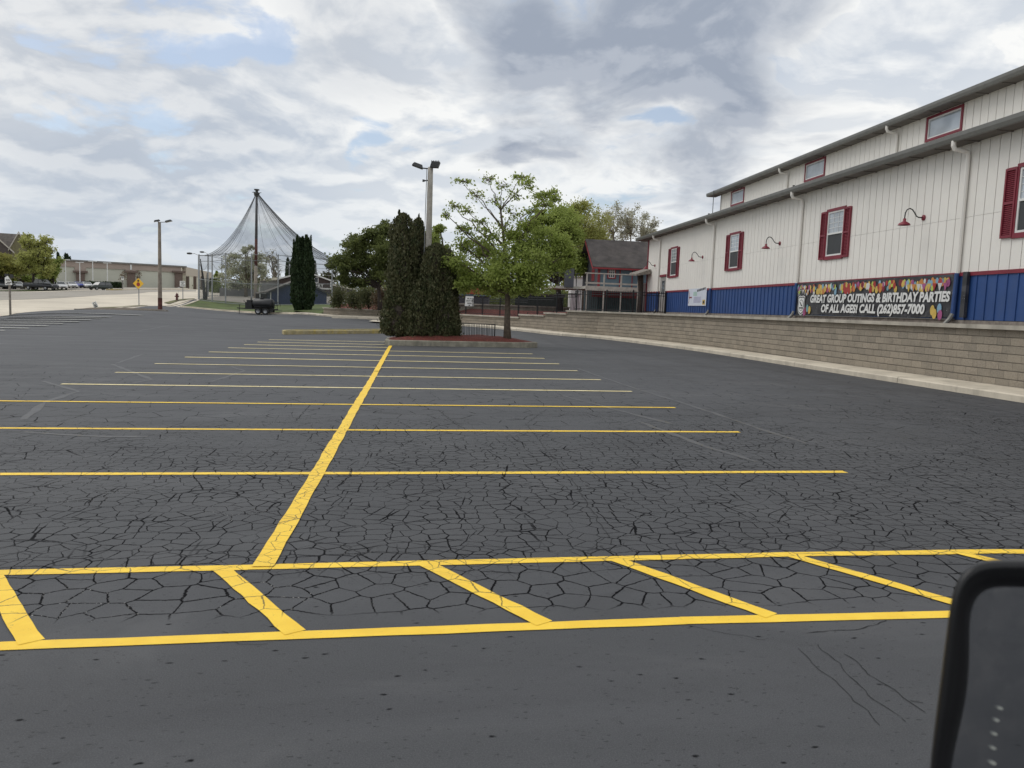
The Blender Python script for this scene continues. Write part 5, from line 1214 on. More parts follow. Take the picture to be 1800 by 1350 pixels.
M_SHD = mat('shingle_dark', (.06, .052, .05), .9, var=.3, vscale=1.2, dirt=(.11, .095, .085), dirt_amt=.6, dscale=1.2, bump=.5, bscale=14)
mb.build('roof', M_SHD, bh)
mb = MB(); fbH.box(mb, -1.5, Lb+.55, .46, .52, zE-sl*.45-.04, zE-sl*.45+.08)
mb.prism([fbH.P(Lb+.56, .5, zE-sl*.45-.1), fbH.P(Lb+.56, -3, zR-.1), fbH.P(Lb+.56, -3, zR+.02), fbH.P(Lb+.56, .5, zE-sl*.45+.02)], fbH.a*.05); mb.build('red_fascia', M_RT, bh)
mb = MB(); fbH.box(mb, Lb-.12, Lb+.07, -.0, .07, zD, zE-.2); fbH.box(mb, -1.5, Lb, .0, .05, zE-.34, zE-.20)
mb.build('red_trim', M_RT, bh)
def hwin(px, w, h, yt):
    u, z = fbH.hit(px, yt, 0); mb = MB()
    for a, b, c, d in ((-w/2-.08, w/2+.08, 0.0, .08), (-w/2-.08, w/2+.08, -h-.08, -h), (-w/2-.08, -w/2, -h, 0), (w/2, w/2+.08, -h, 0)): fbH.box(mb, u+a, u+b, 0, .09, z+c, z+d)
    o = mb.build('window', M_RT, bh); mb = MB(); fbH.box(mb, u-w/2, u+w/2, .01, .03, z-h, z); q = mb.build('pane', M_GLASS, bh); q.parent = o
    mb = MB()
    for i in range(4): fbH.box(mb, u-w/2+i*(w-.04)/3, u-w/2+.04+i*(w-.04)/3, .03, .05, z-h, z)
    for i in range(4): fbH.box(mb, u-w/2, u+w/2, .032, .048, z-h+i*(h-.04)/3, z-h+.04+i*(h-.04)/3)
    q = mb.build('glazing_bars', M_WHITE, bh); q.parent = o
hwin(1075.5, .5, .75, 471)
mb = MB(); u, z = fbH.hit(1101, 471, 0); fbH.box(mb, u-.45, u+.45, 0, .05, zD, z); o = mb.build('door', M_HB, bh)
mb = MB(); fbH.box(mb, u-.52, u-.45, 0, .09, zD, z+.08); fbH.box(mb, u+.45, u+.52, 0, .09, zD, z+.08); fbH.box(mb, u-.45, u+.45, 0, .088, z, z+.08); q = mb.build('door_frame', M_RT, bh); q.parent = o
mb = MB(); fbH.box(mb, Lb+.05, Lb+.09, -2.2, -1.2, zE-1.2, zE-.3); mb.build('side_shutter', M_RT, bh)
# deck (attached to the house)
DX0, DX1 = fbH.hit(1124, 505, 2.0)[0], fbH.hit(1029, 505, 2.0)[0]
mb = MB(); fbH.box(mb, DX0, DX1, .02, 2.0, zD-.2, zD); fbH.box(mb, Lb+.1, DX1+2.2, -4, .02, zD-.2, zD-.003); mb.build('deck_floor', M_DK, bh)
mb = MB(); fbH.box(mb, DX0, DX1, 1.96, 2.04, zD-.32, zD+.02); fbH.box(mb, DX0, DX1+.05, 1.9, 2.05, zD+.92, zD+1.0); fbH.box(mb, DX0, DX1, 1.95, 2.0, zD+.18, zD+.3)
k = 5
for i in range(4): u = DX0+.1+(DX1-DX0-.2)*i/3; fbH.box(mb, u-.05, u+.05, 1.92, 2.02, zD, zD+.92)
mb.build('deck_railing', M_DK, bh)
for i in range(4):
    u = DX0+.1+(DX1-DX0-.2)*i/3; mb = MB(); fbH.box(mb, u-.05, u+.05, 1.88, 1.98, 1.5, zD-.2); mb.build('deck_post', M_DK, bh)
mb = MB(); fbH.box(mb, DX0-.4, DX1-1.0, -.28, -.2, zD-.75, zD-.25); mb.build('red_beam', M_RT, bh)
mb = MB(); uD = DX1+2.15
for i in range(5): fbH.box(mb, DX1+.3+i*.45, DX1+.36+i*.45, 0.0, .06, zD-.003, zD+.95)
fbH.box(mb, DX1+.1, uD, -.02, .08, zD+.95, zD+1.02); mb.build('side_railing', M_FIX, bh)
mb = MB(); fbH.box(mb, DX1+.55, DX1+1.3, .1, .14, zD-.1, zD+1.35); mb.build('railing_panel', M_HB2, bh)
# stairs down to the right
mb = MB(); zz0 = zD-.05
for i in range(9): fbH.box(mb, DX0-.28*(i+1), DX0-.28*i, 1.0, 2.0, zz0-.19*(i+1), zz0-.19*(i+1)+.05)
mb.prism([fbH.P(DX0, 2.0, zz0), fbH.P(DX0-2.6, 2.0, zz0-1.75), fbH.P(DX0-2.6, 2.0, zz0-2.0), fbH.P(DX0, 2.0, zz0-.3)], fbH.n*.05); mb.build('stairs', M_DK, bh)
# canopy booth beside the cream building
cb = thing('awning_booth', 'weathered grey shelter with slanted top between the blue house and the cream building', 'booth', fbH.P(-1.5, 8, 1.6))
fc = Fr(V3(Q(1142, 545, 52)), BA-math.pi/2)
mb = MB(); a0_, zc_ = fc.hit(1113, 483, 0); a1_, zc2 = fc.hit(1138, 477, 0)
mb.hexa([fc.P(a0_, .8, zc_-.1), fc.P(a1_, .8, zc2-.2), fc.P(a0_, -1, zc_), fc.P(a1_, -1, zc2), fc.P(a0_, .8, zc_+.02), fc.P(a1_, .8, zc2+.1), fc.P(a0_, -1, zc_+.15), fc.P(a1_, -1, zc2+.2)]); mb.build('shelter_roof', M_TIMB, cb)
mb = MB(); u_ = fc.hit(1126, 500, 0)[0]
mb.tube([fc.P(u_, 0, 1.55), fc.P(u_-.05, 0, 3.0), fc.P(u_+.05, 0, zc_)], [.2, .17, .22], 8); mb.build('trunk_post', M_BARKD, cb)
mb = MB(); u_ = fc.hit(1134, 500, -.4)[0]; fc.box(mb, u_-.3, u_+.35, -.6, -.5, 1.6, zc_-.5); mb.build('white_panel', mat('dull_white', (.45, .43, .42), .8), cb)
# things behind the iron fence
def low_block(name, label, cat, px0, px1, yt, d, dep, m_, roofm=None, zb=1.58, rt=.12):
    a, b = V3(Q(px1, 545, d)), V3(Q(px0, 545, d)); fr = fr_from(a, b); L = (a-b).length; z = fr.hit((px0+px1)/2, yt)[1]
    t = thing(name, label, cat, fr.P(L/2, 0, zb)); mb = MB(); fr.box(mb, 0, L, -dep, 0, zb, z); mb.build('body', m_, t)
    if roofm: mb = MB(); fr.box(mb, -.15, L+.15, -dep-.15, .15, z, z+rt); mb.build('top', roofm, t)
    return t, fr, L, z
low_block('white_shed', 'tall white panel shed glimpsed between the olive tree and the blue house deck', 'shed', 1002, 1022, 487, 72, 3, M_WHITE, M_WHITE)
low_block('storage_box', 'white lockers standing behind the iron fence near the deck', 'locker', 1003, 1019, 517, 58, .8, mat('locker', (.55, .5, .52), .6), M_FIX, rt=.05)
low_block('garden_wall', 'low tan block wall with pale cap behind the iron fence', 'wall', 792, 1000, 538.5, 66, 1.0, M_EDGE, M_CAP, .9)
low_block('dark_booth', 'dark blue-grey booth behind the drop-off sign on the iron fence', 'booth', 803, 858, 520, 74, 3, M_HB2, M_HB, 1.2)
low_block('orange_roofed_hut', 'small hut with orange roof half hidden by maple leaves behind the fence', 'hut', 822, 850, 517, 84, 3, M_FIX, mat('roof_orange', (.30, .09, .045), .8), 1.4, .8)
low_block('picnic_shelter', 'long dark shelter with open front behind the iron fence, right of the maple trunk', 'shelter', 905, 990, 520, 84, 4, mat('dark_green_wall', (.02, .03, .025), .9), M_SHD, 1.4, .2)

_rg = np.random.default_rng(5); _C = []
for _ in range(600):
    px = _rg.uniform(690, 1200); d = _rg.uniform(118, 150); q = Q(px, _rg.uniform(509, 541), d)
    if _ % 3 == 0: px = _rg.uniform(340, 700); d = _rg.uniform(215, 260); q = Q(px, _rg.uniform(500, 520), d)
    _C.append(q+_rg.normal(size=(34, 3))*[1.5, 1.2, .9])
fwood = thing('far_woods', 'dark wooded belt far behind the iron fence', 'woods', V3(Q(950, 540, 130))); fwood['kind'] = 'stuff'
leaf_obj('far_woods', np.vstack(_C), .5, L_DARK, fwood, seed=3)
# ================================================================== IRON FENCE
fpath = []
for (p, top) in terr:
    px, py, dd = pxof(p.x, p.y, top)
    if dd > 20 and 760 < px < 1120: fpath.append((px, p, top))
fp_ = []
for i in range(len(fpath)):
    px, p, top = fpath[i]; a = fpath[max(0, i-1)][1]; b = fpath[min(len(fpath)-1, i+1)][1]; d = (b-a).normalized() if (b-a).length > 1e-6 else Vector((0, 1)); q = p+Vector((d.y, -d.x))*0.9
    fp_.append((q.x, q.y, top-0.02))
cw = fb.P(46.6, 0.1, 1.67); w1 = fb.P(45.5, .55, 1.67)
line = [Vector((cw.x, cw.y, 1.67))]+[Vector(p) for p in fp_]
fen = thing('iron_fence', 'black wrought iron picket fence standing on top of the block retaining wall', 'fence', (line[len(line)//2].x, line[len(line)//2].y, 1.5))
mp, mr = MB(), MB(); acc = 0; posts = []; nextp = 0.0; nextpost = 0.0; FH = 1.28
for a, b in zip(line[:-1], line[1:]):
    L = (Vector((b.x, b.y))-Vector((a.x, a.y))).length; s = 0.0
    if L < 1e-3: continue
    while True:
        if acc+L < min(nextp, nextpost): break
        if nextp <= nextpost:
            t = (nextp-acc)/L; q = a.lerp(b, t); q.z = a.z if t < .5 else b.z; x, y, z = q; mp.box(x-.016, x+.016, y-.016, y+.016, z+.07, z+FH+.05); mp.add([(x-.011, y-.011, z+FH+.05), (x+.011, y-.011, z+FH+.05), (x+.011, y+.011, z+FH+.05), (x-.011, y+.011, z+FH+.05), (x, y, z+FH+.13)], [(0, 1, 4), (1, 2, 4), (2, 3, 4), (3, 0, 4)]); nextp += 0.16
        else:
            t = (nextpost-acc)/L; q = a.lerp(b, t); q.z = min(a.z, b.z); posts.append(q); nextpost += 2.4
    for h in (0.12, FH-.18, FH-.02): 
        mr.tube([(a.x, a.y, a.z+h), (b.x, b.y, b.z+h)], .028, 4)
    acc += L
mp.build('pickets', M_IRON, fen); mr.build('rails', M_IRON, fen)
for q in posts:
    mb = MB(); mb.box(q.x-.045, q.x+.045, q.y-.045, q.y+.045, q.z-.1, q.z+FH+.1); mb.lathe([(.05, 0), (.05, .02), (.0, .08)], (q.x, q.y, q.z+FH+.1), 4); mb.build('fence_post', M_IRON, fen)
# drop-off sign on the fence
k_ = min(range(len(fp_)), key=lambda i: abs(pxof(*fp_[i])[0]-825)); dS = pxof(*fp_[k_])[2]
fsn = fr_from(V3(Q(835, 530, dS-.15)), V3(Q(815, 530, dS-.15)))
u1_, zt_ = fsn.hit(817.5, 520.5); u0_, zb_ = fsn.hit(833, 538.5)
sg = thing('fence_sign', 'white drop-off sign with black writing hung on the iron fence', 'sign', fsn.P((u0_+u1_)/2, 0, zb_))
mb = MB(); c_ = (u0_+u1_)/2; w_ = (u1_-u0_)/2; mb.prism([fsn.P(c_-w_, 0, zb_), fsn.P(c_+w_, 0, zb_), fsn.P(c_+w_*.88, 0, zt_), fsn.P(c_-w_*.88, 0, zt_)], fsn.n*.02); mb.build('panel', M_WHITE, sg)
mb = MB(); hh = zt_-zb_
for txt, fz, wd in (('BUS', .70, .95), ('DROP OFF', .47, 1.45), ('HERE', .22, .95)): fit_text(mb, fsn, txt, c_+wd*w_/2+.0, c_-wd*w_/2, zb_+hh*fz, hh*.2, .026, .004)
mb.add([fsn.P(c_-.08, .026, zb_+.03), fsn.P(c_+.08, .026, zb_+.03), fsn.P(c_, .026, zb_+.13)], [(0, 1, 2)]); mb.build('writing', M_BLACKP, sg)

# ================================================================== POLES AND LAMPS
def flood(t, c, yaw, pitch, sz, armfrom):
    X = Matrix.Translation(c)@Matrix.Rotation(yaw, 4, 'Z')@Matrix.Rotation(pitch, 4, 'Y')
    l = Vector(t['_o'])
    mb = MB(); w = sz
    vs = [(-w*.5, -w*.38, -.05), (w*.5, -w*.38, -.05), (-w*.5, w*.38, -.05), (w*.5, w*.38, -.05), (-w*.42, -w*.3, .06), (w*.42, -w*.3, .06), (-w*.42, w*.3, .06), (w*.42, w*.3, .06)]
    mb.hexa([X@Vector(v) for v in vs]);
    for i in range(5): y = -w*.24+i*w*.12; mb.box(-w*.38, w*.38, y-.008, y+.008, .06, .10, 0, X)
    h = mb.build('floodlight', M_FIX, t); mb = MB(); mb.box(-w*.45, w*.45, -w*.33, w*.33, -.062, -.045, 0, X); q = mb.build('lens', M_LENS, t); q.parent = h
    mb = MB(); mb.tube([armfrom, (Vector(armfrom)+c)/2+Vector((0, 0, -.04)), c], .03, 6); q = mb.build('bracket', M_FIX, t); q.parent = h
PG = 'wooden light poles on the parking lot'
def wood_pole(label, px, py, ytop, d, r, base=None, foot=False):
    b = base if base is not None else gp(px, py, d); tz = Q(px, ytop, d)[2]
    t = thing('light_pole', label, 'light pole', b, 0, PG); k = 10
    mb = MB(); mb.tube([b+Vector((0, 0, (tz-b.z)*i/k-.1*(i == 0))) for i in range(k+1)], [r*(1.15-.38*i/k) for i in range(k+1)], 12); mb.build('pole', M_POLEB if foot else M_POLEW, t, smooth=True)
    if foot: mb = MB(); mb.tube([b, b+Vector((0, 0, 1.3))], [r*1.2, r*1.16], 12, False); mb.build('pole_foot', M_RUST, t, smooth=True)
    return t, b, tz
t, b, tz = wood_pole('weathered grey wooden pole with two floodlights rising out of the island evergreens', 749, 596, 299, dI+.75, .16, gp(749, 596, dI+.75))
top = Vector((b.x, b.y, tz)); xr = V3(CR)
_c = top+xr*.20+Vector((0, -.1, .10)); mb = MB(); _f = V3(fw)
def _p(a, b, c): return _c+xr*a+_f*b+Vector((0, 0, c))
mb.hexa([_p(-.22, -.16, -.13), _p(.15, -.16, -.15), _p(-.22, .2, -.10), _p(.15, .2, -.12), _p(-.14, -.16, .13), _p(.24, -.16, .09), _p(-.14, .2, .17), _p(.24, .2, .13)])
for i in range(5): mb.hexa([_p(-.16+.08*i, -.14, .1), _p(-.145+.08*i, -.14, .1), _p(-.16+.08*i, .18, .13), _p(-.145+.08*i, .18, .13), _p(-.15+.08*i, -.14, .17), _p(-.135+.08*i, -.14, .165), _p(-.15+.08*i, .18, .2), _p(-.135+.08*i, .18, .2)])
_h = mb.build('floodlight', M_FIX, t); mb = MB(); mb.tube([top+Vector((0, 0, -.1)), _c], .05, 8); _q = mb.build('bracket', M_FIX, t); _q.parent = _h
flood(t, top-xr*0.60+Vector((0, 0, .06)), rad(0), rad(17), .52, top-xr*.12+Vector((0, 0, -.06)))
mb = MB(); mb.tube([top-xr*.12+Vector((0, 0, -.6)), top-xr*.3+Vector((0, 0, -.62))], .03, 6); mb.box(top.x-.36, top.x-.26, top.y-.05, top.y+.05, tz-.68, tz-.58); mb.build('camera_bracket', M_FIX, t)
mb = MB(); mb.tube([top-xr*.17+Vector((0, -.05, -.1)), top-xr*.19+Vector((0, -.06, -2.2)), top-xr*.2+Vector((0, -.06, -4.2))], .018, 6); mb.build('conduit', M_STEEL, t)
t, b, tz = wood_pole('tall brown wooden light pole with a rusty foot at the street end of the lot', 281.5, 548, 392, 72, .165, None, True)
top = Vector((b.x, b.y, tz)); flood(t, top-xr*.2+Vector((0, -.1, .1)), rad(20), rad(-15), .55, top); flood(t, top+xr*.85+Vector((0, 0, .08)), rad(0), rad(-16), .6, top+xr*.1)
t, b, tz = wood_pole('small distant light pole with two floodlights between the netting and the dark maple', 607, 535, 440, 118, .15)
top = Vector((b.x, b.y, tz)); flood(t, top-xr*.6, 0, rad(12), .6, top); flood(t, top+xr*.15+Vector((0, 0, .1)), rad(20), rad(10), .6, top)
# white store lot lamps
WG = 'white twin-head lamp posts at the store lot'
for i, (px, yt, yb, d, lb) in enumerate(((51.5, 458, 505, 215, 'white lamp post half hidden by the tall light green tree'), (115.8, 457, 508, 172, 'tallest white lamp post, in front of the dark spruce'), (140.8, 461.5, 505, 190, 'white lamp post just in front of the first brown store pier'), (163.5, 459.5, 505, 190, 'white lamp post above the passing SUV'), (189, 462.5, 505, 195, 'white lamp post farthest right, left of the yellow diamond sign'))):
    b = gp(px, yb, d); z = Q(px, yt, d)[2]; t = thing('lamp_post', lb, 'lamp post', b, 0, WG)
    mb = MB(); mb.tube([b, Vector((b.x, b.y, z))], [.13, .10], 8); mb.build('post', M_WHITE, t)
    mb = MB(); p = Vector((b.x, b.y, z)); mb.tube([p-xr*.7, p+xr*.7], .06, 6); mb.build('arm', M_WHITE, t)
    for s in (-1, 1): mb = MB(); c = p+xr*s*.65; mb.box(c.x-.3, c.x+.3, c.y-.2, c.y+.2, c.z-.08, c.z+.1); mb.build('lamp_head', M_WHITE, t)
SLG = 'cobra-head street lamps near the netting'
for (px, yt, yb, d, hx, hy, lb) in ((349, 449, 530, 99, 333, 445.5, 'street lamp with long arm at the left corner of the netting'), (365.5, 447, 520, 118, 355, 443, 'second street lamp, just inside the left corner of the netting')):
    b = gp(px, yb, d); t = thing('street_lamp', lb, 'street lamp', b, 0, SLG); a = V3(Q(px, yt, d)); h = V3(Q(hx, hy, d))
    mb = MB(); mb.tube([b, Vector((b.x, b.y, a.z))], [.09, .06], 8); mb.build('post', M_STEEL, t)
    mb = MB(); mb.tube([Vector((b.x, b.y, a.z)), a.lerp(h, .4)+Vector((0, 0, .12)), h], .04, 6); mb.build('arm', M_STEEL, t)
    mb = MB(); mb.lathe([(0, -.35), (.1, -.3), (.14, 0), (.1, .3), (0, .35)], (0, 0, 0), 8, Matrix.Translation(h)@Matrix.Rotation(rad(90), 4, 'Y')); mb.build('lamp_head', M_FIX, t)

# ================================================================== NETTING
nb = gp(449, 526, 112); ntop = V3(Q(453, 336.5, 112)); PX = (nb.x+ntop.x)/2
net = thing('netting_enclosure', 'tall tent-shaped netting hung from one central mast around a ring of steel posts', 'netting', nb)
mb = MB(); h = ntop.z-nb.z; mb.tube([Vector((nb.x, nb.y, nb.z-.2)), Vector((nb.x+.05, nb.y, nb.z+h*.3))], [.26, .23], 12); mb.build('mast_base', M_POLEB, net, smooth=True)
mb = MB(); mb.tube([Vector((nb.x+.05, nb.y, nb.z+h*.3)), Vector((nb.x+.08, nb.y, nb.z+h*.55))], [.222, .2], 12); mb.build('mast_middle', M_RUST, net, smooth=True)
mb = MB(); mt_ = Vector((nb.x+.12, nb.y, ntop.z)); mb.tube([Vector((nb.x+.08, nb.y, nb.z+h*.55)), mt_], [.2, .15], 12); mb.build('mast_top', mat('mast_grey', (.10, .10, .105), .6), net, smooth=True)
mb = MB(); mb.lathe([(.2, -.9), (.34, -.85), (.42, -.5), (.42, -.4), (.2, -.35), (.2, -.1), (.38, -.05), (.38, .1), (0, .12)], mt_, 12)
for k in range(6): an = k*1.047; mb.tube([mt_+Vector((0, 0, -.45)), mt_+Vector((math.cos(an)*.65, math.sin(an)*.65, -.35))], .04, 5)
mb.build('mast_crown', M_FIX, net)
RIM = [(350, 449, 529, 96), (373, 449, 530, 96), (396.5, 446, 531.5, 96), (442, 448, 533, 96.5), (488.5, 449, 535, 97), (535, 452, 536, 98), (583, 457, 538, 99), (620, 462, 538, 106), (625, 466, 534, 118), (600, 466, 530, 128), (555, 464, 527, 132), (508, 461, 524, 134), (467, 452, 522, 134), (425, 454, 521, 130), (390, 455, 521, 124), (366, 450, 522, 112)]
rims = []
for i, (px, yt, yb, d) in enumerate(RIM):
    b = gp(px, yb, d); tp_ = V3(Q(px, yt, d)); rims.append((b, Vector((b.x, b.y, tp_.z))))
    mb = MB(); mb.tube([b-Vector((0, 0, .1)), Vector((b.x, b.y, tp_.z+.1))], .085 if d < 100 else .07, 8); mb.build('net_post', M_STEEL, net)
mb = MB(); nR = len(rims)
for i in range(nR):
    a, b = rims[i], rims[(i+1) % nR]
    for dz in (0.0, -.75):
        mb.tube([a[1]+Vector((0, 0, dz)), b[1]+Vector((0, 0, dz))], .03, 5)
    if i % 2: m_ = (a[1]+b[1])/2-Vector((0, 0, 2.6)); mb.tube([a[1].lerp(b[1], t)-Vector((0, 0, .9+1.0*4*t*(1-t))) for t in (0, .2, .4, .6, .8, 1)], .025, 5)
    z0_ = lambda q: q.z+2.7
    mb.tube([Vector((a[0].x, a[0].y, a[0].z+2.7)), Vector((b[0].x, b[0].y, b[0].z+2.7))], .04, 5)
    mb.tube([Vector((a[0].x, a[0].y, a[0].z+.1)), Vector((b[0].x, b[0].y, b[0].z+.1))], .04, 5)
mb.build('rails', M_STEEL, net)
def netpt(rp, t, ph=0.0):
    a = mt_+Vector((0, 0, -.45)); d_ = Vector((rp.x-a.x, rp.y-a.y, 0)); st = .012+(1-.012)*t
    z = rp.z+(a.z-rp.z)*(1-t)**1.75
    return Vector((a.x+d_.x*st, a.y+d_.y*st, z+ph))
mb = MB(); K = 14; M_ = nR*4; vs = []
for i in range(M_):
    j = i//4; f = (i % 4)/4; rp = rims[j][1].lerp(rims[(j+1) % nR][1], f); sg_ = -.35*math.sin(f*math.pi)
    for k in range(K+1): t_ = k/K; vs.append(netpt(rp, t_, sg_*math.sin(t_*math.pi)*2.2))
mb.add(vs, [(i*(K+1)+k, ((i+1) % M_)*(K+1)+k, ((i+1) % M_)*(K+1)+k+1, i*(K+1)+k+1) for i in range(M_) for k in range(K)])
mb.build('net_canopy', M_NET, net, smooth=True)
mb = MB(); vs = []
for i in range(nR):
    a = rims[i]; vs += [a[1], a[1]*.4+Vector((a[0].x, a[0].y, a[0].z+2.7))*.6]
mb.add(vs, [(2*i, 2*((i+1) % nR), 2*((i+1) % nR)+1, 2*i+1) for i in range(nR)]); mb.build('net_side', M_NET, net)
mb = MB(); vs = []
for i in range(nR): a = rims[i][0]; vs += [a, Vector((a.x, a.y, a.z+2.7))]
mb.add(vs, [(2*i, 2*((i+1) % nR), 2*((i+1) % nR)+1, 2*i+1) for i in range(nR) if 0 <= i < 8 or i in (14, 15)]); mb.build('chain_link', M_CHAIN, net)
mb = MB(); rr = random.Random(9)
for j, f, r_ in ((0, 0, .035), (0, .3, .03), (0, .6, .03), (15, .4, .035), (14, .6, .04), (14, .3, .03), (3, .6, .03), (4, .5, .03), (5, .3, .045), (5, .8, .04), (6, .2, .03), (6, .7, .05), (7, .2, .04), (7, .6, .035), (7, .9, .05), (8, .4, .04), (8, .8, .05), (9, .3, .04), (10, .1, .03), (10, .8, .03)):
    rp = rims[j][1].lerp(rims[(j+1) % nR][1], f); mb.tube([netpt(rp, k/18, -.05) for k in range(19)], r_*.62, 5)
mb.build('hoist_ropes', M_FIX, net)
mb = MB(); a = V3(Q(352, 455, 98)); b = gp(360, 529, 99); c = V3(Q(357, 490, 98.5)); mb.tube([a, c, b], [.06, .16, .25], 6); b2 = gp(363, 529, 100); mb.tube([V3(Q(364, 480, 99)), b2], [.05, .14], 6); mb.build('gathered_net', M_IRON, net)

# ================================================================== SIGNS, HYDRANT
def sign_post(name, label, cat, px, yb, ytop, d, r, m_):
    b = gp(px, yb, d); z = Q(px, ytop, d)[2]; t = thing(name, label, cat, b)
    mb = MB(); mb.tube([b-Vector((0, 0, .1)), Vector((b.x, b.y, z))], r, 8); mb.build('post', m_, t)
    fr = Fr(b, YAW-math.pi/2); return t, b, fr, z
t, b, fr, z = sign_post('street_sign', 'white five-sided sign on a thick tan post at the left street edge', 'sign', 18.3, 552.5, 497, 50, .068, M_TIMB)
zt = fr.hit(18, 485)[1]; zb_ = fr.hit(18, 501)[1]; w = 6.2*50/F
mb = MB(); mb.prism([fr.P(-w, .08, zb_), fr.P(w, .08, zb_), fr.P(w, .08, zt-.12), fr.P(w*.2, .08, zt), fr.P(-w*.8, .08, zt-.32)], fr.n*.03); mb.build('panel', M_WHITE, t)
mb = MB(); fr.box(mb, w*.1, w*1.15, .03, .075, zt-.03, zt+.13); fr.box(mb, -w*1.2, -w*.3, .03, .075, zt-.15, zt+.10)
mb.build('back_board', M_BLACKP, t)
mb = MB(); fr.box(mb, -w*.5, w*.8, .111, .114, zb_+.05, zb_+.10); fr.box(mb, -w*.8, w*.4, .111, .114, zb_+.14, zb_+.20)
for i in range(4): fr.box(mb, -.1+.07*i, -.06+.07*i, .111, .114, zb_+.26, zb_+.36+.02*(i % 2))
mb.build('writing', M_BLACKP, t)
t, b, fr, z = sign_post('stop_ahead_sign', 'yellow diamond stop-ahead sign with a red octagon and black arrow', 'sign', 244.3, 537.5, 492, 80, .05, M_STEEL)
zc_ = fr.hit(244.3, 498.5)[1]; w = .565
mb = MB(); mb.prism([fr.P(0, .07, zc_-w), fr.P(w, .07, zc_), fr.P(0, .07, zc_+w), fr.P(-w, .07, zc_)], fr.n*.03); mb.build('panel', M_SIGNY, t)
mb = MB(); mb.add([fr.P(.19*math.cos(rad(22.5+45*i)), .105, zc_-.09+.22*math.sin(rad(22.5+45*i))) for i in range(8)], [tuple(range(8))]); mb.build('octagon', M_SIGNR, t)
mb = MB(); mb.add([fr.P(-.15, .105, zc_+.24), fr.P(.15, .105, zc_+.24), fr.P(0, .105, zc_+.44)], [(0, 1, 2)]); mb.add([fr.P(-.05, .105, zc_+.16), fr.P(.05, .105, zc_+.16), fr.P(.05, .105, zc_+.24), fr.P(-.05, .105, zc_+.24)], [(0, 1, 2, 3)]); mb.build('arrow', M_BLACKP, t)
t, b, fr, z = sign_post('notice_sign', 'white rectangular notice sign beside the fire hydrant', 'sign', 321.5, 528, 495, 97, .05, M_STEEL)
zt = fr.hit(321, 494)[1]; zb_ = fr.hit(321, 503.5)[1]; mb = MB(); fr.box(mb, -.34, .34, .06, .09, zb_, zt); mb.build('panel', M_WHITE, t)
mb = MB(); h_ = zt-zb_
for i, (a, c) in enumerate(((-.25, .25), (-.12, .14), (-.27, .26))):
    n_ = 5-2*(i == 1)
    for k in range(n_): x0 = a+(c-a)*k/n_; fr.box(mb, x0, x0+(c-a)/n_*.7, .091, .094, zt-h_*(.3+.27*i), zt-h_*(.12+.27*i))
mb.build('writing', M_BLACKP, t)
t, b, fr, z = sign_post('median_marker', 'black and white marker sign on the street median under the small bare tree', 'sign', 216, 512, 486, 150, .05, M_STEEL)
zz_ = fr.hit(216, 489)[1]; mb = MB(); fr.box(mb, -.28, .28, .05, .08, zz_-.4, zz_+.35); mb.build('panel', M_WHITE, t)
mb = MB(); mb.add([fr.P(-.24, .085, zz_+.3), fr.P(-.05, .085, zz_+.3), fr.P(-.02, .085, zz_-.05), fr.P(-.14, .085, zz_-.05)], [(0, 1, 2, 3)]); mb.add([fr.P(.24, .085, zz_+.3), fr.P(.05, .085, zz_+.3), fr.P(.02, .085, zz_-.05), fr.P(.14, .085, zz_-.05)], [(0, 1, 2, 3)]); mb.build('arrows', M_BLACKP, t)
# small tilted yard sign
b = gp(170, 541.8, 73); fr = Fr(b, YAW-math.pi/2+.3); t = thing('yard_sign', 'small white yard sign leaning over at the street edge', 'yard sign', b)
X = Matrix.Translation(b)@Matrix.Rotation(rad(-24), 4, 'Y')
mb = MB(); mb.box(-.20, .20, -.015, .015, .05, .62, 0, X); mb.build('panel', M_WHITE, t)
mb = MB(); mb.box(-.14, .14, -.022, -.017, .1, .18, 0, X); mb.box(-.16, .15, -.022, -.017, .23, .31, 0, X)
for k in range(14): an = k*.449; mb.box(math.cos(an)*.11-.02, math.cos(an)*.11+.02, -.022, -.017, .45+math.sin(an)*.09-.02, .45+math.sin(an)*.09+.02, 0, X)
mb.build('writing', M_BLACKP, t)
# hydrant
b = gp(311, 528, 95); t = thing('fire_hydrant', 'dark red fire hydrant with a thin marker rod on the grass verge', 'hydrant', b)
mb = MB(); mb.lathe([(.19, 0), (.19, .06), (.13, .08), (.13, .62), (.17, .64), (.17, .68), (.14, .72), (.12, .8), (.05, .88), (.04, .95), (0, .96)], b, 14)
for a_ in (0, 90, 180): c = b+Vector((0, 0, .5)); dr = Vector((math.cos(rad(a_)), -abs(math.sin(rad(a_))), 0)); mb.tube([c, c+dr*.24], .075, 10)
mb.build('barrel', mat('hydrant_red', (.075, .012, .014), .5), t, smooth=False); mb = MB(); mb.tube([b+Vector((.2, 0, 0)), b+Vector((.2, 0, 1.3))], .012, 5); mb.build('marker_rod', M_STEEL, t)
# low white barrier at the brown pole's foot
b = gp(286, 551.5, 70.6); t = thing('parking_stop', 'low white parking barrier at the foot of the brown light pole', 'barrier', b)
mb = MB(); mb.box(b.x-.33, b.x+.33, b.y-.06, b.y+.06, b.z+.1, b.z+.26); mb.build('beam', M_WHITE, t)
for s in (-1, 1): mb = MB(); mb.box(b.x+s*.25-.05, b.x+s*.25+.05, b.y-.05, b.y+.05, b.z-.05, b.z+.1); mb.build('foot', M_WHITE, t)

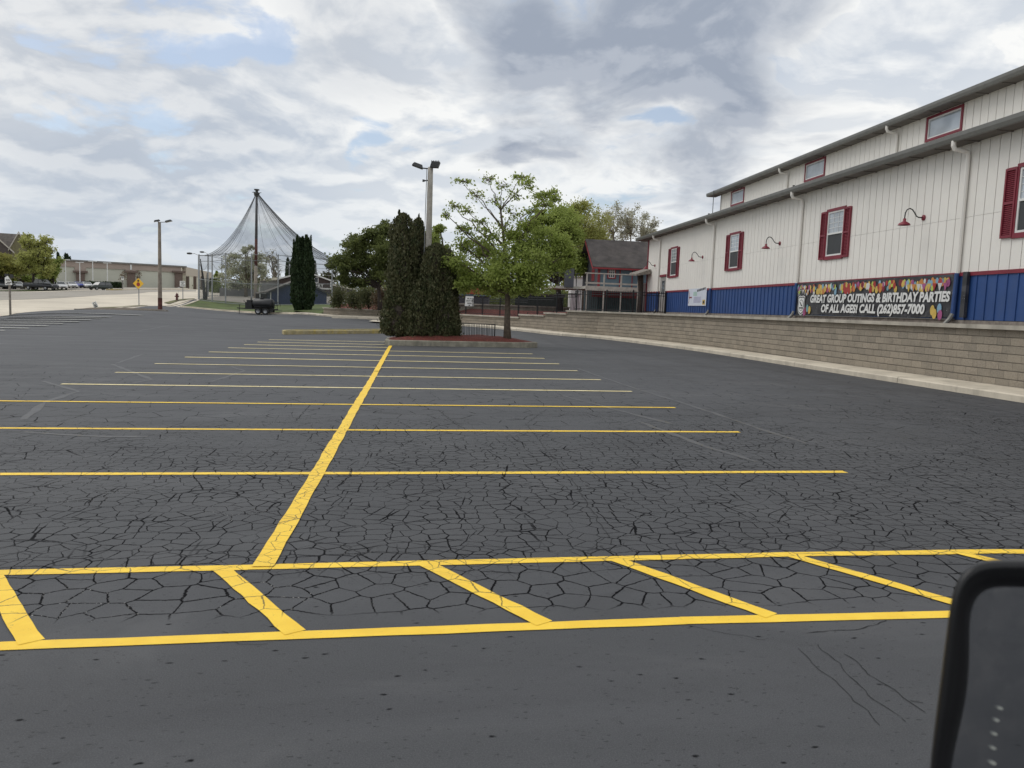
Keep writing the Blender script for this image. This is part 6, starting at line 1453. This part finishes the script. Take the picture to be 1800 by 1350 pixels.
# ================================================================== BIKE RACK
b0_ = gp(808, 598, dI+1.3); b1_ = gp(869, 600, dI+.4); b0_.z += .22; b1_.z += .22
t = thing('bike_rack', 'black metal grid bike rack between the evergreens and the maple trunk on the island', 'bike rack', (b0_+b1_)/2)
mb = MB(); HR = .80
d_ = (b1_-b0_); L = d_.length; d_.normalize()
for h in (0.08, HR): mb.tube([b0_+Vector((0, 0, h)), b1_+Vector((0, 0, h))], .022, 6)
for q in (b0_, b1_): mb.tube([q, q+Vector((0, 0, HR+.03))], .028, 6)
nq = Vector((-d_.y, d_.x, 0))
for q in (b0_, b1_): mb.tube([q-nq*.3+Vector((0, 0, .02)), q+nq*.3+Vector((0, 0, .02))], .025, 6)
mb.build('frame', M_IRON, t); mb = MB(); x = .12; k = 0
while x < L-.05:
    q = b0_+d_*x; mb.tube([q+Vector((0, 0, .08)), q+Vector((0, 0, HR))], .011, 5); x += (.075, .075, .12)[k % 3]; k += 1
mb.build('bars', M_IRON, t)
mb = MB(); mb.tube([b0_+nq*.32+Vector((0, 0, .06)), b1_+nq*.32+Vector((0, 0, .06))], .022, 6); mb.build('foot_rail', M_IRON, t)

# ================================================================== SEALCOAT TANK TRAILER
tb = gp(462, 553, 82); M_TK = mat('trailer_black', (.016, .016, .018), .45, var=.3, vscale=3); M_TK2 = mat('trailer_dark', (.022, .022, .023), .7, var=.3, vscale=3)
ta = rad(-12)
t = thing('tank_trailer', 'black sealcoating tank trailer with twin axles parked by the lawn kerb', 'trailer', tb, ta)
def lb(mb, *a, mi=0): return mb.box(*a, mi)
mb = MB(); Z_ = 1.16; vs = []; n = 20; xs_ = [(-.95, .0), (-.95, .86), (-.85, 1.0), (1.0, 1.0), (1.1, .86), (1.1, .0)]
for x, k in xs_:
    for i in range(n): an = 2*math.pi*i/n; vs.append((x, .62*k*math.cos(an), Z_+.52*k*math.sin(an)))
mb.add(vs, [(j*n+i, j*n+(i+1) % n, (j+1)*n+(i+1) % n, (j+1)*n+i) for j in range(len(xs_)-1) for i in range(n)]); mb.build('tank', M_TK, t, smooth=True, local=True)
mb = MB(); mb.lathe([(.22, 0), (.22, .10), (.25, .10), (.25, .14), (0, .16)], (-.1, 0, Z_+.5), 14); mb.build('hatch', M_TK2, t, local=True)
mb = MB(); mb.box(-1.75, 1.45, -.62, -.54, .52, .64); mb.box(-1.75, 1.45, .54, .62, .52, .64)
for x in (-1.75, -.6, .5, 1.35): mb.box(x, x+.09, -.54, .54, .52, .62)
mb.prism([(-1.75, -.5, .54), (-1.75, -.38, .54), (-2.75, .02, .54), (-2.75, -.06, .54)], (0, 0, .1)); mb.prism([(-1.75, .5, .54), (-1.75, .38, .54), (-2.75, -.02, .54), (-2.75, .06, .54)], (0, 0, .1))
mb.build('chassis', M_TK2, t, local=True)
mb = MB(); mb.box(-1.72, -1.0, -.55, .5, .64, 1.25); mb.box(-1.6, -1.1, -.45, .4, 1.25, 1.5); mb.tube([(-1.35, .1, 1.5), (-1.35, .1, 1.75)], .05, 8); mb.tube([(-1.7, -.3, 1.2), (-1.95, -.35, 1.35), (-1.9, -.35, 1.5)], .03, 6); mb.build('engine_box', M_TK2, t, local=True)
mb = MB(); mb.tube([(-2.7, 0, .6), (-2.85, 0, .62)], .05, 8); mb.tube([(-2.55, -.1, .0), (-2.55, -.1, .95)], .035, 8); mb.tube([(-2.55, -.1, .95), (-2.4, -.1, .95)], .02, 6); mb.box(-2.62, -2.48, -.17, -.03, .0, .02); mb.build('jack', M_TK2, t, local=True)
mb = MB(); mb.box(-.55, 1.05, -.98, -.64, .80, .84); mb.box(-.55, 1.05, .64, .98, .80, .84); mb.build('mudguard', M_TK2, t, local=True)
for sx in (-.18, .62):
    for sy in (-.8, .8):
        mb = MB(); X = Matrix.Translation((sx, sy, .36))@Matrix.Rotation(rad(90), 4, 'X'); mb.lathe([(.2, -.11), (.34, -.11), (.36, -.07), (.36, .07), (.34, .11), (.2, .11), (.2, -.11)], (0, 0, 0), 20, X); w_ = mb.build('wheel', M_RUBBER, t, local=True)
        mb = MB(); mb.lathe([(0, .05), (.08, .06), (.09, .03), (.2, .08), (.2, -.08), (0, -.08)], (0, 0, 0), 16, X@Matrix.Scale(-1 if sy > 0 else 1, 4, (0, 0, 1))); q = mb.build('rim', M_RIM if sy < 0 else M_STEEL, t, local=True); q.parent = w_
mb = MB()
for y in (-.5, .5): mb.tube([(1.4, y, .6), (1.4, y, 1.35)], .022, 6); mb.tube([(1.4, y, 1.35), (1.7, y, 1.3), (1.72, y, .9)], .02, 6)
mb.tube([(1.4, -.5, 1.35), (1.4, .5, 1.35)], .022, 6); mb.tube([(1.4, -.5, 1.0), (1.4, .5, 1.0)], .02, 6); mb.box(1.45, 1.95, -.5, .5, .45, .49)
mb.build('rear_rack', M_TK2, t, local=True)
mb = MB(); pts = [(1.25+.18*math.cos(a*.7), -.35+.0*a, .85+.18*math.sin(a*.7)) for a in range(18)]; mb.tube(pts, .03, 6); mb.tube([(1.15, 0, .7), (1.25, 0, 1.25)], .06, 8); mb.build('hose', M_IRON, t, local=True)

# ================================================================== CARS
def paint(name, c, metal=.2): return mat(name, c, .28, metal=metal, var=.03, spec=.6)
M_LAMP = mat('car_lamp', (.6, .6, .58), .2); M_TAIL = mat('car_tail_lamp', (.3, .01, .01), .3)
CARSPEC = {'sedan': dict(L=4.7, W=.92, prof=[(-2.35, .55, .80), (-2.25, .3, 1.0), (-1.5, .26, 1.02), (-.2, .24, .98), (1.1, .24, .98), (2.0, .28, .86), (2.3, .36, .68), (2.36, .5, .55)], cab=(-1.75, -1.0, .35, 1.15, .98, 1.44)),
           'suv': dict(L=4.7, W=.95, prof=[(-2.35, .55, .9), (-2.28, .32, 1.12), (-1.5, .3, 1.12), (.9, .3, 1.10), (1.9, .34, 1.02), (2.28, .42, .85), (2.35, .55, .65)], cab=(-2.2, -1.9, .45, 1.1, 1.1, 1.72)),
           'pickup': dict(L=5.9, W=1.0, prof=[(-2.95, .6, 1.1), (-2.9, .45, 1.25), (-.9, .42, 1.25), (-.6, .42, 1.24), (1.3, .42, 1.22), (2.6, .46, 1.15), (2.92, .55, .98), (2.96, .62, .75)], cab=(-.75, -.55, .75, 1.4, 1.22, 1.92))}
def make_car(kind, pm, label, loc, rz, group):
    sp = CARSPEC[kind]; t = thing({'sedan': 'parked_car', 'suv': 'parked_suv', 'pickup': 'pickup_truck'}[kind], label, {'sedan': 'car', 'suv': 'suv', 'pickup': 'pickup truck'}[kind], loc, rz if rz else 1e-4, group); W_ = sp['W']
    mb = MB(); vs = []; sec = [(-.82, 0), (-.97, .12), (-1, .45), (-.97, .8), (-.86, 1), (-.4, 1.04), (.4, 1.04), (.86, 1), (.97, .8), (1, .45), (.97, .12), (.82, 0)]; n = len(sec)
    for i, (x, zl, zt) in enumerate(sp['prof']):
        k = .86 if i in (0, len(sp['prof'])-1) else (.95 if i in (1, len(sp['prof'])-2) else 1)
        for a, b in sec: vs.append((x, a*W_*k, zl+(zt-zl)*b))
    m = len(sp['prof'])
    mb.add(vs, [(j*n+i, j*n+(i+1) % n, (j+1)*n+(i+1) % n, (j+1)*n+i) for j in range(m-1) for i in range(n)]+[tuple(range(n)), tuple((m-1)*n+i for i in range(n-1, -1, -1))])
    if kind == 'pickup': mb.box(-2.86, -.9, -.8, .8, 1.262, 1.275)
    body = mb.build('body', pm, t, smooth=False, local=True)
    x0, x1, x2, x3, zb, zt = sp['cab']; wb, wt = W_*.93, W_*.76
    mb = MB(); mb.hexa([(x0, -wb, zb), (x3, -wb, zb), (x0, wb, zb), (x3, wb, zb), (x1, -wt, zt-.03), (x2, -wt, zt-.03), (x1, wt, zt-.03), (x2, wt, zt-.03)]); mb.build('windows', M_CGLASS, t, local=True)
    mb = MB(); mb.hexa([(x1-.03, -wt-.02, zt-.06), (x2+.04, -wt-.02, zt-.06), (x1-.03, wt+.02, zt-.06), (x2+.04, wt+.02, zt-.06), (x1+.1, -wt+.06, zt+.02), (x2-.1, -wt+.06, zt+.02), (x1+.1, wt-.06, zt+.02), (x2-.1, wt-.06, zt+.02)])
    for s in (-1, 1):
        for (xa, xb) in ((x0, x1), (x3, x2), ((x0+x3)/2, (x1+x2)/2)): mb.tube([(xa, s*wb*1.0, zb-.02), (xb, s*wt*1.01, zt-.03)], .045, 5)
    mb.build('roof', pm, t, local=True)
    wr = .36 if kind != 'sedan' else .33; ax = sp['L']*.295
    for sx in (-ax, ax+.05):
        for sy in (-1, 1):
            X = Matrix.Translation((sx, sy*(W_-.11), wr))@Matrix.Rotation(rad(90), 4, 'X'); mb = MB(); mb.lathe([(.2, -.13), (wr-.02, -.13), (wr, -.08), (wr, .08), (wr-.02, .13), (.2, .13)], (0, 0, 0), 18, X, cap=True); w_ = mb.build('wheel', M_RUBBER, t, local=True)
            mb = MB(); mb.lathe([(0, .14), (.05, .145), (.2, .135), (.21, .12), (.21, -.12), (.2, -.135), (0, -.14)], (0, 0, 0), 14, X); q = mb.build('rim', M_RIM, t, local=True); q.parent = w_
    for sy in (-1, 1):
        P0, P1 = sp['prof'][0], sp['prof'][-1]; mb = MB(); zf = P1[2]+.04; mb.box(P1[0]-.22, P1[0]-.02, sy*W_*.62-.16, sy*W_*.62+.16, zf-.05, zf+.12); mb.build('headlight', M_LAMP, t, local=True)
        mb = MB(); mb.box(P0[0]+.0, P0[0]+.1, sy*W_*.68-.12, sy*W_*.68+.12, P0[2]-.12, P0[2]+.08); mb.build('tail_light', M_TAIL, t, local=True)
    mb = MB(); x = sp['prof'][-1][0]; mb.box(x-.06, x+.02, -.45, .45, .42, .62); mb.build('grille', M_FIX, t, local=True)
    return t
PCG = 'cars parked by the beige store'
P_ = dict(black=paint('paint_black', (.012, .013, .018)), white=paint('paint_car_white', (.7, .7, .7), 0), blue=paint('paint_blue', (.03, .05, .30)), grey=paint('paint_grey', (.12, .125, .13)), silver=paint('paint_silver', (.35, .36, .37)), dark=paint('paint_dark', (.03, .035, .04)), green=paint('paint_dark_green', (.035, .045, .04)))
for (kind, c, px, yb, d, hd, lab) in (
        ('pickup', 'black', 72, 508.5, 138, -18, 'black crew-cab pickup truck under the tall light green tree'),
        ('suv', 'grey', 2, 509, 140, -60, 'grey SUV at the far left edge, left of the white street sign'),
        ('sedan', 'silver', 30, 507, 150, -58, 'silver-grey sedan parked right behind the white street sign'),
        ('sedan', 'dark', 16, 508, 142, -58, 'dark sedan half hidden by the white street sign'),
        ('suv', 'dark', 46, 504, 172, -55, 'dark SUV behind the black pickup, left of its cab'),
        ('suv', 'white', 105, 508, 168, -50, 'white SUV parked in front of the black pickup, nearest to it'),
        ('sedan', 'white', 125, 508.5, 178, -52, 'white sedan between the tallest white lamp post and the blue car'),
        ('sedan', 'blue', 138.5, 508, 182, -52, 'bright blue car in the row by the store'),
        ('sedan', 'white', 152, 507.5, 182, -52, 'white sedan right of the blue car'),
        ('sedan', 'dark', 93, 505, 185, -55, 'dark car behind the white SUV'),
        ('sedan', 'dark', 150, 503, 205, -55, 'dark car in the back row behind the white sedan and blue car'),
        ('sedan', 'dark', 163, 503, 205, -55, 'rightmost dark car in the back row, behind the passing SUV')):
    make_car(kind, P_[c], lab, gp(px, yb, d), rad(hd), PCG)
t = make_car('suv', P_['green'], 'dark green SUV driving out of the store lot towards the street', gp(176, 511, 160), rad(-122), None); t.name = 'moving_suv'

# median with yellow nose
mb = MB(); md = [d2(194, 514, 148), d2(216, 514, 150), d2(258, 512, 158), d2(330, 510.5, 168)]
sweep(mb, resample(md, 3), [(0.9, -.2), (0.9, .18), (-.9, .18), (-.9, -.2)], T); struct(mb.build('median', M_CONC))
mb = MB(); sweep(mb, resample([d2(193, 514, 147.5), d2(208, 514, 149.3)], 1), [(1.0, -.2), (1.0, .21), (-1.0, .21), (-1.0, -.2)], T); struct(mb.build('median_nose', M_KY))
# ================================================================== VEHICLE DOOR MIRROR
M_MIR = mat('mirror_housing', (.006, .006, .007), .34, var=.15, vscale=6, spec=.42)
dm = .72
outl = [(1632, 1440), (1634, 1352), (1648, 1240), (1661, 1140), (1671, 1062), (1680, 1028), (1695, 1004), (1718, 989), (1750, 984.5), (1800, 984), (1880, 986), (1950, 994), (1985, 1012), (2003, 1045), (2008, 1120), (2000, 1300), (1985, 1440), (1960, 1475), (1900, 1492), (1760, 1494), (1680, 1486), (1645, 1470)]
cx_, cy_ = 1820, 1230
def ring(sc, dz, inset=0.0):
    out = []
    for x, y in outl:
        dx, dy = x-cx_, y-cy_; l = math.hypot(dx, dy); f = sc*1.02-inset/l
        out.append(V3(O+(ray(cx_+dx*f, cy_+dy*f))*(dm+dz)))
    return out
mo = V3(Q(cx_, cy_, dm)); t = thing('door_mirror', 'black vehicle door mirror with rounded corner at the lower right, close to the viewer', 'door mirror', mo)
rings = [ring(.45, .10), ring(.72, .085), ring(.90, .05), ring(.985, .022), ring(1.0, .008, 2), ring(1.0, .001, 9), ring(1.0, -.001, 20), ring(1.0, .003, 34), ring(1.0, .012, 50), ring(1.0, .020, 56)]
n = len(outl); mb = MB(); mb.add([p for r in rings for p in r], [(j*n+i, j*n+(i+1) % n, (j+1)*n+(i+1) % n, (j+1)*n+i) for j in range(len(rings)-1) for i in range(n)]+[tuple(range(n-1, -1, -1))]); ob = mb.build('housing', M_MIR, t, smooth=True)
sm = ob.modifiers.new('Subdivision', 'SUBSURF'); sm.levels = 2; sm.render_levels = 2
m_, g_ = new_mat('mirror_glass')
_ps = g_.n('ShaderNodeNewGeometry').outputs['Position']
_sm = g_.noise(_ps, 22.0, 5.0, 0.7).outputs[0]
gls = finish(m_, g_, g_.n('ShaderNodeBsdfPrincipled', {'Base Color': g_.mix(g_.mapr(_sm, .4, .75), (.39, .40, .42), (.50, .50, .51)), 'Metallic': 1.0, 'Roughness': g_.mapr(_sm, .4, .7, .02, .16)}))
mb = MB(); mb.add([p for p in ring(1.0, .017, 50)], [tuple(range(n))]); mb.build('mirror_glass', gls, t)
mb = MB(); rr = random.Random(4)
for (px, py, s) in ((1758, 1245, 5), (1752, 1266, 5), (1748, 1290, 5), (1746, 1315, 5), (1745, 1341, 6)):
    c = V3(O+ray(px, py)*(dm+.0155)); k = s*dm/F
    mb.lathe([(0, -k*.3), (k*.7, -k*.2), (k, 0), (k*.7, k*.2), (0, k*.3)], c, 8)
mb.build('reflection_dots', mat('reflection_pale', (.42, .43, .38), .3), t)  # reflected row of small lights, modelled as pale dots on the glass
mb = MB(); a = V3(Q(1980, 1400, dm))+V3(fw)*.05; mb.tube([a, a+V3(CR)*.10-V3(CU)*.02, a+V3(CR)*.22-V3(CU)*.08], [.035, .03, .04], 12); mb.build('mounting_arm', M_MIR, t, smooth=True)
for o in bpy.data.objects:
    if '_o' in o: del o['_o']
S.render.engine = 'CYCLES'
S.cycles.max_bounces = 6; S.cycles.diffuse_bounces = 3; S.cycles.transparent_max_bounces = 12
